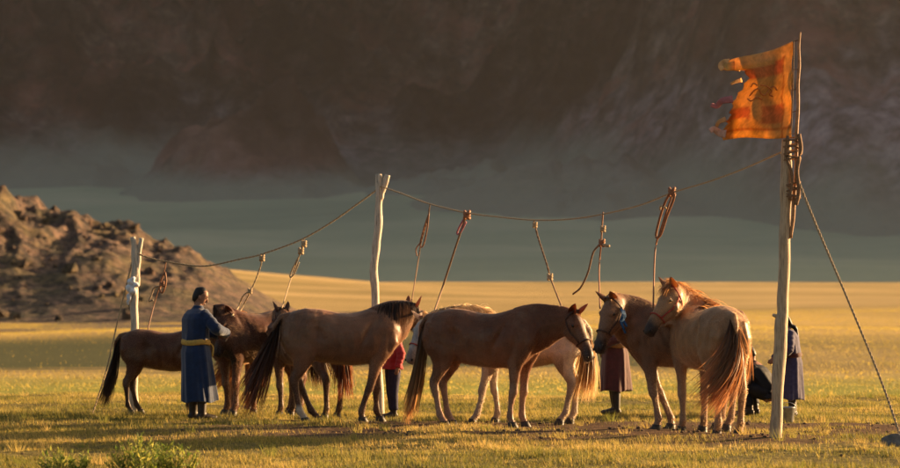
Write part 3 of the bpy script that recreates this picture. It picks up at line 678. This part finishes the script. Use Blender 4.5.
    def shell(levels):
        rings = []
        for cpt, a_, b_, fold, tw in levels:
            ring = []
            for q in range(n_):
                tt = 2*math.pi*q/n_; f_ = 1+fold*(math.sin(5*tt+ph[0]+tw)+.7*math.sin(9*tt+ph[1]-tw)+.5*math.sin(3*tt+ph[2])+.5*math.sin(14*tt+ph[3]))
                ring.append(gb.verts.new(cpt+V((math.cos(tt)*a_*f_, math.sin(tt)*b_*f_, 0)) + V((0, 0, fold*.25*math.sin(4*tt+ph[4])))))
            rings.append(ring)
        for i in range(len(rings)-1):
            for q in range(n_): gb.faces.new((rings[i][q], rings[i][(q+1) % n_], rings[i+1][(q+1) % n_], rings[i+1][q]))
        gb.faces.new(rings[0][::-1]); gb.faces.new(rings[-1])
    q_ = robe_w
    lv = [(nk+V((0, 0, .02)), .062, .066, 0, 0), (nk-V((0, 0, .02)), .075, .085, 0, 0), (ch+upv*.115, .10, .15, .005, 0), (ch+upv*.07, .125*q_, .205*q_, .01, 0), (ch, .145*q_, .215*q_, .02, .2), (pel.lerp(ch, .6), .145*q_, .205*q_, .03, .5),
          (pel.lerp(ch, .32), .15*q_, .195*q_, .045, .9), (pel.lerp(ch, .2), .14*q_, .18*q_, .02, 1), (pel.lerp(ch, .08), .145*q_, .185*q_, .03, 1.1), (pel-V((0, 0, .05)), .165*q_, .20*q_, .03, 1.2)]
    if robe:
        m_ = (ft[1]+ft[-1])/2
        for t in (.25, .5, .75, .93, 1.0):
            z_ = (pel.z-.05)*(1-t)+hem*t; lv.append((V((pel.x*(1-t)+m_.x*t+.02*t, pel.y*(1-t)+m_.y*t, z_)), (.165+.03*t)*q_, (.20+.045*t)*q_, .035+.035*t, 1.2+1.5*t))
    shell(lv)
    for s_ in (-1, 1):
        el = g['el'] if s_ > 0 else g['er']; wr = g['wl'] if s_ > 0 else g['wr']; P = smooth_path([sh[s_]-lat*s_*.03+V((0, 0, .0)), sh[s_].lerp(el, .5), el, el.lerp(wr, .5), wr+(wr-el).normalized()*.01], 5)
        rad = [.085, .09, .088, .083, .08, .078, .08, .076, .074, .078, .082, .078, .074, .072, .068, .066, .068, .064, .064, .066, .066]
        rad = [a_*(1+.07*math.sin(i*2.3+ph[5]+s_)) for i, a_ in enumerate(rad)]
        loft(gb, P, rad, rad, n=14)
    if not robe: pass
    fused("deel" if robe else "jacket", gb, .011, 2, cloth, root)
    if trousers:
        for s_ in (-1, 1):
            tb = bmesh.new(); an = ft[s_]+V((0, 0, .14)); P = smooth_path([hip[s_]+V((0, 0, .06)), hip[s_].lerp(kn[s_], .5), kn[s_], kn[s_].lerp(an, .5), an], 4)
            loft(tb, P, [.12, .118, .115, .11, .105, .1, .095, .092, .09, .085, .085, .083, .08, .078, .076, .078, .07], [.115]*5+[.10]*4+[.085]*4+[.078]*4, n=16); finish("trouser_leg", tb, trousers, root)
    if sash:
        sb = bmesh.new(); c_ = pel.lerp(ch, .2); P = []
        for q in range(33):
            tt = 2*math.pi*q/32; P.append(c_+V((math.cos(tt)*.150*q_, math.sin(tt)*.192*q_, .008*math.sin(3*tt))))
        loft(sb, P, .037, .014, side=[tuple((p-c_).normalized()) for p in P], n=10); finish("sash", sb, sash, root)
        sb = bmesh.new(); k_ = c_+V((.12, -.12, 0)); loft(sb, smooth_path([k_, k_+V((.05, -.03, -.06)), k_+V((.03, -.05, -.18))], 4), .012, .006, n=8, side=(0, 1, 0)); finish("sash_end", sb, sash, root)
    if boots:
        for s_ in (-1, 1):
            tb = bmesh.new(); f0 = ft[s_]; an = f0+V((0, 0, .10)); sh_ = an.lerp(kn[s_], .75)
            loft(tb, [sh_, an.lerp(kn[s_], .4), an+V((0, 0, .03)), an-V((0, 0, .02))], [.072, .066, .056, .052], [.068, .062, .052, .05], side=(0, 1, 0), n=14)
            loft(tb, [f0-fw*.065+V((0, 0, .045)), f0-fw*.04+V((0, 0, .05)), f0+fw*.05+V((0, 0, .05)), f0+fw*.12+V((0, 0, .04)), f0+fw*.19+V((0, 0, .038)), f0+fw*.215+V((0, 0, .05))], [.03, .048, .052, .042, .032, .012], [.03, .045, .05, .052, .042, .02], side=tuple(V((0, 0, 1)).cross(fw)), n=14)
            fused("boot", tb, .010, 2, boot_mat or M_BOOT, root)
    return root
M_DEEL_BLUE = simple("blue_deel", (.005, .021, .07), .8, 14, .3, .5, .01, sheen=.3)
M_DEEL_MAR = simple("maroon_deel", (.075, .016, .014), .8, 14, .3, .5, .01, sheen=.25)
M_DEEL_VIO = simple("violet_deel", (.050, .040, .095), .8, 14, .3, .5, .01, sheen=.2)
M_RED = simple("red_jacket", (.40, .02, .025), .75, 14, .25, .5, .01, sheen=.2)
M_BLACK = simple("black_jacket", (.010, .010, .014), .7, 14, .3, .5, .01)
M_NAVY = simple("navy_trousers", (.025, .02, .055), .8, 14, .3, .5, .01)
M_YEL = simple("yellow_sash", (.55, .33, .07), .7, 40, .25, .5, .006)
M_SASH2 = simple("ochre_sash", (.30, .15, .05), .7, 40, .25)
M_CAP = simple("felt_cap", (.03, .022, .02), .9, 30, .5)
M_REDBOOT = simple("red_boot", (.22, .03, .035), .6, 40, .4)
person("man in a dark blue deel with yellow sash holding the dark bay's lead", 196, 419.5, 32, 1.58,
       dict(head=(.06, 0, 1.585), look=(1, -.55, -.45), neck=(.03, 0, 1.46), el=(.10, .27, 1.16), er=(.14, -.30, 1.18), wl=(.36, .08, 1.10), wr=(.40, -.06, 1.12), hl=(.02, .11, .0), hr=(.02, -.13, 0)),
       M_DEEL_BLUE, sash=M_YEL, hem=.24, robe_w=1.10, seed=3)
person("child in a red jacket and navy trousers standing between the brown horse and the pole", 393, 417.5, 200, 1.16,
       dict(wl=(.02, .32, .92), el=(-.05, .30, 1.16), wr=(.15, -.25, .95)), M_RED, trousers=M_NAVY, robe=False, seed=4, robe_w=1.15)
person("person in a long maroon deel and dark hat standing behind the tan horse", 615, 417.5, -165, 1.46,
       dict(wl=(.22, .13, 1.0), el=(.02, .29, 1.12), wr=(.22, -.10, 1.02), er=(.02, -.29, 1.12), look=(.8, .3, -.2)), M_DEEL_MAR, sash=M_SASH2, hat=M_CAP, hem=.36, robe_w=1.12, seed=5)
person("person in a violet-blue deel with long dark hair half hidden by the flagpole", 792, 417.5, 185, 1.30,
       dict(head=(.14, 0, 1.55), neck=(.09, 0, 1.44), chest=(.04, 0, 1.29), look=(1, 0, -.6), wl=(.30, .16, .95), wr=(.26, -.14, .95), el=(.10, .27, 1.1), er=(.06, -.28, 1.1)), M_DEEL_VIO, sash=M_DEEL_MAR, hair='long', hem=.30, seed=6)
person("person in black crouching on the grass beside the flagpole", 760, 416.5, 165, 1.55,
       dict(pelvis=(-.15, 0, .30), chest=(.03, 0, .60), neck=(.10, 0, .73), head=(.16, 0, .85), look=(1, 0, -.7), hl=(.12, .16, .01), hr=(.10, -.16, .01), kl=(.25, .20, .48), kr=(.24, -.20, .46),
            el=(.18, .28, .42), er=(.18, -.30, .42), wl=(.40, .10, .33), wr=(.40, -.10, .33)), M_BLACK, trousers=M_BLACK, robe=False, seed=7, robe_w=1.12)

# ================================================================== POLES AND ROPES
def add_pole(bm, pts, rad, seed=0, n=16, wob=.08):
    P = smooth_path(pts, 10); k = len(P); rr_ = np.interp(np.linspace(0, 1, k), np.linspace(0, 1, len(rad)), rad)
    r = random.Random(seed); f1 = [r.uniform(0, 6) for _ in range(6)]; r1 = []
    for i in range(k):
        t = i/k; r1.append(rr_[i]*(1+wob*(math.sin(t*23+f1[0])*.5+math.sin(t*47+f1[1])*.4+r.uniform(-.3, .3))))
    P = [p+V((math.sin(i*.7+f1[2]), math.cos(i*.5+f1[3]), 0))*.004 for i, p in enumerate(P)]
    loft(bm, P, r1, [a*1.04 for a in r1], n=n, side=(0, 1, 0))
def knot_stub(bm, p, d, r_, ln): loft(bm, [p, p+d*ln*.6, p+d*ln], [r_*1.5, r_, r_*.8], [r_*1.5, r_, r_*.8], n=8)
Yf, Ym, Yl = 34.7, 41.8, 42.9
GRP = "poles of the tethering line"
fp = empty("flagpole", (at(776, 442, Yf).x, Yf, 0)); tag(fp, "thick bare flagpole of pale weathered wood with the orange flag at its top", "pole")
def loc(P, o): return [V(p)-V(o.location) for p in P]
bm = bmesh.new(); add_pole(bm, loc([at(775.5, 449, Yf), at(777, 400, Yf), at(781, 330, Yf), at(783, 300, Yf), at(785, 230, Yf), at(786, 180, Yf), at(787, 139, Yf)], fp), [.066, .062, .068, .058, .058, .055, .053], 3)
knot_stub(bm, at(780, 318, Yf)-fp.location, V((-.9, -.3, .4)), .02, .085); knot_stub(bm, at(786, 246, Yf)-fp.location, V((-.3, -.9, .3)), .022, .07)
finish("trunk", bm, M_POLE, fp)
bm = bmesh.new(); add_pole(bm, loc([at(791, 238, Yf-.03), at(795, 190, Yf-.03), at(797.5, 120, Yf-.03), at(799, 70, Yf), at(800, 32, Yf)], fp), [.020, .019, .018, .015, .011], 5, n=10)
finish("flag_staff", bm, simple("staff_wood", (.42, .22, .11), .6, 30), fp)
bm = bmesh.new()
for py in (139, 142, 145.5, 148, 152, 156, 159, 184, 187, 190.5, 194, 198):
    c0 = at(791.5 if py < 170 else 792, py, Yf-.01)-fp.location; P = [c0+V((math.cos(a)*.085, math.sin(a)*.068, .02*math.sin(a+py))) for a in np.linspace(0, 2*math.pi, 17)]
    tube_pts(bm, P, .009, 6)
tube_pts(bm, smooth_path(loc([at(799, 134, Yf-.07), at(801, 150, Yf-.08), at(797, 170, Yf-.08), at(799, 190, Yf-.08), at(796, 205, Yf-.07)], fp), 5), .022, 7)
tube_pts(bm, smooth_path(loc([at(788, 136, Yf-.07), at(786, 155, Yf-.09), at(792, 175, Yf-.09), at(790, 200, Yf-.07)], fp), 5), .016, 7)
finish("rope_binding", bm, M_DARKROPE, fp)
mpole = empty("tether_pole", (at(377, 415, Ym).x, Ym, 0)); tag(mpole, "pale forked birch pole rising behind the brown horse and the child in red", "pole", GRP)
bm = bmesh.new(); add_pole(bm, loc([at(381, 422, Ym), at(378, 370, Ym), at(376, 310, Ym), at(374, 268, Ym), at(377.5, 235, Ym), at(379, 200, Ym), at(378.5, 174, Ym)], mpole), [.058, .052, .048, .05, .05, .046, .036], 6)
finish("trunk", bm, M_BIRCH, mpole); bm = bmesh.new(); add_pole(bm, loc([at(379, 203, Ym), at(382, 192, Ym), at(388, 175, Ym)], mpole), [.035, .038, .034], 7, n=12); finish("fork", bm, M_BIRCH, mpole)
lpole = empty("tether_pole", (at(134, 412, Yl).x, Yl, 0)); tag(lpole, "forked pale pole at the far left wrapped with white cloth", "pole", GRP)
bm = bmesh.new(); add_pole(bm, loc([at(134, 417, Yl), at(134, 370, Yl), at(134.5, 320, Yl), at(134, 290, Yl), at(135.5, 262, Yl), at(133, 237, Yl)], lpole), [.062, .055, .052, .05, .05, .034], 8)
finish("trunk", bm, M_BIRCH, lpole); bm = bmesh.new(); add_pole(bm, loc([at(137, 285, Yl), at(138, 262, Yl), at(141, 238, Yl)], lpole), [.035, .034, .03], 9, n=12); finish("fork", bm, M_BIRCH, lpole)
bm = bmesh.new()
for c_, r3 in (((131, 282), (.05, .05, .045)), ((129.5, 288), (.055, .05, .05)), ((133, 291), (.05, .06, .045)), ((129, 297), (.035, .035, .05)), ((128, 303), (.022, .025, .035)), ((136, 285), (.045, .05, .03)), ((133, 279), (.04, .05, .03))):
    ball(bm, at(c_[0], c_[1], Yl-.06), r3, 10)
o = fused("knotted_scarf", bm, .012, 1, M_WHITE)
tx = bpy.data.textures.new("folds", 'CLOUDS'); tx.noise_scale = .05; dm = o.modifiers.new("d", 'DISPLACE'); dm.texture = tx; dm.strength = .035; dm.texture_coords = 'GLOBAL'
tag(o, "white cloth scarf knotted round the left forked pole", "scarf")

def twist(bm, P, r_, pitch=.09, ply=2, n=5):
    """laid rope: plies wound round the path"""
    L = 0; Q = [[] for _ in range(ply)]; step = pitch/6; path = [P[0]]
    for a, b_ in zip(P, P[1:]):
        d = (b_-a).length; m_ = max(1, int(d/step))
        for i in range(1, m_+1): path.append(a.lerp(b_, i/m_))
    for i, p in enumerate(path):
        t = (path[min(i+1, len(path)-1)]-path[max(0, i-1)]).normalized(); s = t.cross(V((0, 1, 0.01))).normalized(); u = t.cross(s)
        for k in range(ply): a_ = 2*math.pi*(i*step/pitch+k/ply); Q[k].append(p+s*math.cos(a_)*r_*.55+u*math.sin(a_)*r_*.55)
    for q in Q: tube_pts(bm, q, r_*.62, n, side=(0, 1, 0.02))
def cord(name, label, cat, pts, r_, mat, tw=False, group=None, origin=None):
    bm = bmesh.new(); P = smooth_path(pts, 8)
    if tw: twist(bm, P, r_)
    else: tube_pts(bm, P, r_, 7)
    o = finish(name, bm, mat); tag(o, label, cat, group); return o
RP = {}
def lerpY(px):  # depth of the main rope
    return float(np.interp(px, [133, 378, 785], [Yl, Ym, Yf]))
pts1 = [at(x, y, lerpY(x)) for x, y in ((136, 253), (150, 258), (175, 263), (205, 266), (240, 259), (262, 254), (300, 240), (330, 223), (360, 202), (379, 188))]
pts2 = [at(x, y, lerpY(x)) for x, y in ((379, 186), (400, 193), (430, 204), (468, 213), (500, 217), (534, 220), (570, 219), (603, 214), (640, 205), (674, 192), (710, 181), (745, 168), (786, 150))]
cord("tether_rope", "long sagging tether rope strung between the left pole and the middle pole", "rope", pts1, .011, M_ROPE, True)
cord("tether_rope", "long sagging tether rope strung from the middle pole up to the flagpole", "rope", pts2, .009, M_ROPE, True)
cord("guy_rope", "twisted guy rope slanting from the flagpole down to the stone on the right", "rope", [at(795, 172, Yf-.02), at(815, 222, Yf-.3), at(848, 300, Yf-.7), at(880, 378, Yf-1.0), at(901, 438, 34.2-.9)], .0125, M_ROPE, True)
cord("guy_rope", "thin guy rope running down left from the forked pole with white scarf", "rope", [at(132, 262, Yl), at(118, 320, Yl-.1), at(106, 372, Yl-.3), at(91, 419, Yl-.6)], .010, M_ROPE, True)
def lead(label, pts, r_, mat, tw=False, extras=(), name="lead_rope"):
    """a hanging lead: main line plus its own knots, loops and loose ends"""
    root = empty(name, pts[0]); tag(root, label, "rope", "leads hanging from the tether rope")
    L = lambda P: [p-pts[0] for p in P]; bm = bmesh.new(); P = smooth_path(L(pts), 8)
    twist(bm, P, r_*.85) if tw else tube_pts(bm, P, r_*.8, 7)
    finish("line", bm, mat, root)
    for kind, P_, rr_, mt in extras:
        bm = bmesh.new(); P_ = L(P_)
        if kind == 'knot':
            for q in range(3):
                c_ = P_[0]+V((0, 0, (q-1)*rr_*.9)); tube_pts(bm, [c_+V((math.cos(a)*rr_, math.sin(a)*rr_, rr_*.5*math.sin(a*2+q))) for a in np.linspace(0, 2*math.pi*.98, 12)], rr_*.55, 6)
        else: tube_pts(bm, smooth_path(P_, 6), rr_, 7)
        finish({'knot': 'knot', 'loop': 'loop', 'end': 'loose_end'}[kind], bm, mt, root)
    return root
def A(px, py, dy=0): return at(px, py, lerpY(px)+dy)
lead("stick-like lead with a curled ribbon hanging by the left forked pole", [A(166, 262), A(164, 272), A(160, 285), A(154, 305), A(147, 333, -.3)], .010, M_LEATHER, extras=(
    ('loop', [A(165, 272), A(161, 280), A(160, 290), A(163, 292), A(166, 282), A(165, 272)], .013, M_LEATHER), ('end', [A(160, 286), A(154, 288), A(151, 296), A(149, 301), A(153, 300)], .012, M_POLE), ('knot', [A(162, 284)], .022, M_LEATHER)))
lead("pale doubled lead ropes running down to the dark bay's head", [A(263, 254), A(260, 268), A(252, 288), A(240, 312), at(226, 341, 40.6)], .011, M_ROPE, True, extras=(
    ('knot', [A(262, 258)], .025, M_ROPE), ('knot', [A(250, 291)], .022, M_ROPE), ('end', [A(251, 290), A(243, 296), A(238, 308), at(232, 316, 40.9)], .009, M_ROPE)))
lead("pale lead rope running down to the horse with both ears up", [A(304, 238), A(302, 248), A(297, 262), A(291, 279), at(282, 308, 41.0)], .010, M_ROPE, True, extras=(
    ('knot', [A(304, 244)], .025, M_ROPE), ('knot', [A(301, 251)], .026, M_ROPE), ('loop', [A(299, 256), A(292, 270), A(290, 277), A(294, 274), A(299, 262)], .010, M_ROPE)))
lead("thin reddish lead hanging above the brown horse's ears", [A(430, 204), A(427, 222), A(421, 243), A(418, 262), at(412, 300, 39.5)], .009, M_DARKROPE, True, extras=(
    ('loop', [A(429, 213), A(424, 228), A(420, 244), A(423, 246), A(427, 230), A(429, 213)], .009, M_LEATHER), ('end', [A(421, 242), A(416, 249), A(417, 256)], .008, M_LEATHER)))
lead("straight dark stick hanging from the rope over the chestnut's croup", [A(467, 214), A(464, 222), A(452, 258), A(441, 292), at(432, 318, 38.6)], .015, M_DARKROPE, extras=(
    ('loop', [A(468, 213), A(461, 224), A(457, 233), A(460, 233), A(466, 222)], .012, M_PINK), ('knot', [A(467, 215)], .032, M_LEATHER)))
lead("twisted dark lead slanting down to the centre chestnut's head", [A(534, 221), A(538, 237), A(547, 265), A(551, 279), at(563, 310, 37.5)], .012, M_DARKROPE, True, extras=(
    ('knot', [A(535, 225)], .020, M_ROPE), ('knot', [A(550, 277)], .024, M_ROPE)))
lead("lead with a crossing toggle and dangling strap above the maroon-robed person", [A(603, 212), A(602, 228), A(601, 245), A(599, 270), at(600, 308, 36.6)], .011, M_LEATHER, extras=(
    ('knot', [A(603, 229)], .022, M_ROPE), ('knot', [A(602, 243)], .026, M_LEATHER), ('end', [A(600, 244), A(604, 245), A(609, 246)], .017, M_ROPE), ('end', [A(599, 245), A(593, 253), A(588, 272), A(581, 287), A(573, 294)], .011, M_DARKROPE)))
lead("long red leather loop hanging at the rope's right side above the two tan horses", [A(674, 191), A(668, 207), A(660, 232), A(655, 252), at(653, 310, 36.1)], .012, M_LEATHER, extras=(
    ('loop', [A(671, 191), A(664, 205), A(658, 225), A(656, 237), A(661, 234), A(667, 216), A(674, 198), A(673, 190), A(669, 192)], .014, M_LEATHER), ('knot', [A(672, 192)], .03, M_LEATHER), ('end', [A(666, 208), A(661, 206), A(660, 210)], .012, M_ROPE)))

# ------------------------------------------------------------------ flag
def flag():
    nu, nv_ = 46, 40; root = empty("flag", at(793, 90, Yf)); tag(root, "tattered orange prayer flag blowing left from the staff", "flag")
    top = lambda u: (793-66*u, 41+22*u+2*math.sin(u*5)); bot = lambda u: (791-68*u, 137+2.5*u+1.2*math.sin(u*7))
    vs = []; cs = []; r = random.Random(5)
    for i in range(nu):
        for j in range(nv_):
            u, v = i/(nu-1), j/(nv_-1)
            # left edge is torn: the span shortens towards the middle and upper rows
            lim = np.interp(v, [0, .05, .12, .18, .26, .35, .5, .65, .8, .93, 1], [1.0, 1.01, .93, .74, .64, .72, .84, .91, .96, 1.0, 1.0]) + .022*math.sin(v*60)+.012*math.sin(v*133)
            uu = u*lim; a = top(uu); b_ = bot(uu); px = a[0]*(1-v)+b_[0]*v - 4*math.sin(math.pi*v)*0; py = a[1]*(1-v)+b_[1]*v
            dep = .16*math.sin(uu*7+v*2.2)*uu + .05*math.sin(uu*15-v*5)*uu + .03*math.sin(v*11+uu*4)
            p = at(px+.6*math.sin(v*20), py, Yf+dep); vs.append(tuple(p-root.location))
            # print: pale gold border, orange field, red bands, all of it dyed cloth
            u0, v0 = uu, v; c = V((.56, .33, .10))
            if u0 < .12 or v0 > .90: c = V((.62, .38, .12))
            if .12 < u0 < .145 or .875 < v0 < .90: c = V((.46, .20, .05))
            if u0 > .145 and .14+.05*u0 < v0 < .30: c = V((.50, .19, .06))
            if u0 > .145 and .62 < v0 < .80+.04*math.sin(u0*6) and (u0 < .45 or u0 > .62): c = V((.50, .20, .06))
            if v0 < .11: c = V((.58, .36, .14))
            cs.append(tuple(c*(.85+.3*r.random())))
    fs = [(i*nv_+j, i*nv_+j+1, (i+1)*nv_+j+1, (i+1)*nv_+j) for i in range(nu-1) for j in range(nv_-1)]
    M_FLAG = attr_mat("flag_cloth", .42, rough=.8, gain=1.3, varscale=6)
    o = np_mesh("cloth", vs, fs, M_FLAG, root, col=np.array(cs)); so = o.modifiers.new("s", 'SOLIDIFY'); so.thickness = .004
    # faded brush scroll printed on the cloth
    bm = bmesh.new()
    def pt(u, v): a = top(u); b_ = bot(u); dep = .16*math.sin(u*7+v*2.2)*u + .05*math.sin(u*15-v*5)*u+.03*math.sin(v*11+u*4); return at(a[0]*(1-v)+b_[0]*v, a[1]*(1-v)+b_[1]*v, Yf+dep-.012)-root.location
    for S in (((.22, .47), (.27, .42), (.34, .44), (.40, .50), (.46, .48), (.50, .42), (.57, .44), (.63, .50)), ((.28, .53), (.33, .50), (.30, .46), (.38, .40), (.47, .38)), ((.44, .55), (.52, .52), (.60, .56), (.66, .53)), ((.52, .38), (.58, .35), (.62, .39))):
        P = smooth_path([pt(*s) for s in S], 5); loft(bm, P, .008, .003, side=(0, 1, 0), n=6)
    finish("scroll_print", bm, simple("print", (.50, .17, .05), .85, 20), root)
    for k_, (P, mt, w) in enumerate((([(729, 63), (724, 63), (721, 66), (723, 70)], simple("pale_rag", (.7, .36, .14), .85, 15), .035), ([(740, 66), (733, 66), (727, 67), (723, 65)], simple("gold_rag", (.72, .36, .1), .85, 15), .045),
                       ([(733, 99), (722, 101), (717, 106), (711, 105)], M_PINK, .03), ([(726, 134), (720, 133), (714, 129), (710, 131)], simple("washed_rag", (.62, .36, .28), .85, 15), .035),
                       ([(742, 80), (735, 82), (731, 84)], simple("ochre_rag", (.6, .3, .1), .85, 15), .018), ([(726, 119), (719, 122), (716, 128)], simple("tan_rag", (.5, .26, .12), .85, 15), .022))):
        bm = bmesh.new(); Q = smooth_path([at(a, b_, Yf+.04*math.sin(k_*2+i*1.7))-root.location for i, (a, b_) in enumerate(P)], 5)
        loft(bm, Q, [w*(1.25-.6*i/len(Q)) for i in range(len(Q))], .004, side=(0, 1, 0), n=8); finish("tatter", bm, mt, root)
    bm = bmesh.new(); tube_pts(bm, smooth_path([at(794, 40, Yf)-root.location, at(793, 90, Yf)-root.location, at(791, 137, Yf)-root.location], 6), .008, 6)
    for py, px in ((41, 799), (70, 798.5), (90, 798), (112, 797.5), (134, 797)): tube_pts(bm, [at(793, py, Yf)-root.location, at(px, py-1, Yf-.01)-root.location], .005, 5)
    finish("hem_cord", bm, M_DARKROPE, root)
flag()

# ------------------------------------------------------------------ bucket, stone, bushes
def bucket():
    Y = 39.9; c = at(786.5, 415.5, Y); root = empty("bucket", (c.x, Y, 0)); tag(root, "small grey metal bucket on the grass just right of the flagpole's foot", "bucket")
    z0 = float(ground_z(np.array([c.x]), np.array([Y]))[0]); root.location.z = z0
    v = []; f = []; N = 24; prof = [(.075, 0), (.082, .01), (.10, .17), (.106, .175), (.104, .185), (.096, .18), (.078, .02), (.0, .018)]
    bm = bmesh.new(); rings = [[bm.verts.new((math.cos(2*math.pi*q/N)*a, math.sin(2*math.pi*q/N)*a, z)) for q in range(N)] for a, z in prof[:-1]]
    for i in range(len(rings)-1):
        for q in range(N): bm.faces.new((rings[i][q], rings[i][(q+1) % N], rings[i+1][(q+1) % N], rings[i+1][q]))
    bm.faces.new(rings[-1]); bm.faces.new(rings[0][::-1])
    mt = simple("galvanised", (.42, .42, .42), .38, 30, .2, .2, metal=.7); finish("pail", bm, mt, root)
    bm = bmesh.new(); tube_pts(bm, [V((.105*math.cos(a), -.03-.06*math.sin(a), .17+.07*math.sin(a))) for a in np.linspace(0, math.pi, 14)], .004, 6); finish("handle", bm, mt, root)
bucket()
def stone(px, py, w, h, label, mat):
    Y = gY(py); c = at(px, py, Y); v = []; bm = bmesh.new(); bmesh.ops.create_icosphere(bm, subdivisions=4, radius=1)
    for q in bm.verts:
        p = q.co.copy(); n_ = float(fbm(np.array([p.x*1.3+5]), np.array([p.y*1.3+p.z*1.7+3]), 4, 9)[0]); n2 = float(ridged(np.array([p.x*2+1]), np.array([p.y*2-p.z*2]), 3, 4)[0])
        q.co = V((p.x*w, p.y*w*.8, max(-.3, p.z)*h))*(.7+.45*n_+.18*n2)
    o = finish("stone", bm, mat); o.location = (c.x, Y, .02); tag(o, label, "stone")
M_STONE = simple("stone", (.16, .145, .13), .85, 9, .45, .9, .02)
stone(894, 449, .16, .13, "grey stone anchoring the guy rope at the right edge", M_STONE)
def bush(px, Y, w, h, nl, label, seed):
    r = np.random.default_rng(seed); x0 = (px-450)/FPX*Y; root = empty("shrub", (x0, Y, 0)); tag(root, label, "shrub")
    rr = random.Random(seed); bm = bmesh.new(); vs = []; cs = []
    for s in range(52):
        a = rr.uniform(0, 6.28); q = rr.random()**.6; b0 = V((math.cos(a)*q*w*.35, math.sin(a)*q*w*.3, -.02)); tip = V((math.cos(a)*q*w*.62-.03, math.sin(a)*q*w*.5, h*rr.uniform(.35, 1.25)*(1-.35*q*q)))
        P = [b0, b0.lerp(tip, .5)+V((0, 0, .03)), tip]; tube_pts(bm, P, [.003, .0025, .001], 4)
        for k in range(nl):
            t = rr.random()**.7; p = b0.lerp(tip, t); d = V((rr.gauss(0, 1), rr.gauss(0, 1), rr.uniform(.6, 2.6))).normalized(); sd = d.cross(V((rr.gauss(0, 1), rr.gauss(0, 1), 1))).normalized(); L = rr.uniform(.025, .065); wd = L*.11
            cc = rr.choice(((.09, .15, .03), (.15, .21, .04), (.24, .28, .06), (.36, .36, .10))); f = rr.uniform(.8, 1.2)
            vs += [tuple(p), tuple(p+d*L*.5+sd*wd), tuple(p+d*L), tuple(p+d*L*.5-sd*wd)]; cs += [[c_*f for c_ in cc]]*4
    finish("stems", bm, simple("stem", (.10, .11, .04), .7), root)
    o = np_mesh("foliage", vs, np.arange(len(vs)).reshape(-1, 4), M_GRASS, root, col=np.array(cs), smooth=False)
bush(137, 28.9, .40, .29, 22, "leafy green shrub in the left foreground, tallest of three", 1)
bush(172, 29.3, .46, .22, 22, "wide low green shrub right of the tallest one", 2)
bush(70, 28.9, .46, .18, 22, "small green shrub nearest the bottom left corner", 3)
# ------------------------------------------------------------------ weeds, droppings and pebbles on the trampled ground
def litter():
    r = np.random.default_rng(77); bm = bmesh.new()
    for i in range(420):
        Y = r.uniform(30, 44); X = r.uniform(-1, 1)*(.5+.14*Y)
        if i % 2: Y = r.uniform(34.5, 40); X = r.uniform(-1.5, 5.5)
        z = float(ground_z(np.array([X]), np.array([Y]))[0]); s_ = r.uniform(.008, .028)
        m_ = Matrix.Translation((X, Y, z+s_*.3)) @ Matrix.Rotation(r.uniform(0, 6), 4, 'Z') @ Matrix.Diagonal((s_*r.uniform(.8, 1.6), s_, s_*r.uniform(.4, .8), 1))
        bmesh.ops.create_icosphere(bm, subdivisions=1, radius=1, matrix=m_)
    tag(finish("clods", bm, simple("clod", (.10, .065, .04), .95, 30, .5), smooth=False), kind="stuff")
litter()
def weeds():
    r = np.random.default_rng(9); vs = []; cs = []
    for c in range(230):
        Y = r.uniform(27, 50); X = r.uniform(-1, 1)*(.8+.145*Y); z = float(ground_z(np.array([X]), np.array([Y]))[0]); tone = r.uniform(0, 1); h = r.uniform(.06, .15)
        col = np.array((.16, .20, .045))*(1-tone)+np.array((.50, .38, .16))*tone
        for k in range(26):
            a = r.uniform(0, 6.28); rad = r.uniform(0, .06); b = np.array((X+math.cos(a)*rad, Y+math.sin(a)*rad, z)); t = b+np.array((math.cos(a)*h*r.uniform(.1, .7)-.02, math.sin(a)*h*.4, h*r.uniform(.5, 1.1)))
            w = r.uniform(.002, .004); vs += [b-(w, 0, 0), b+(w, 0, 0), t]; f = r.uniform(.7, 1.2); cs += [col*f]*3
    tag(np_mesh("weeds", np.array(vs), np.arange(len(vs)).reshape(-1, 3), M_GRASS, col=np.array(cs), smooth=False), kind="stuff")
weeds()
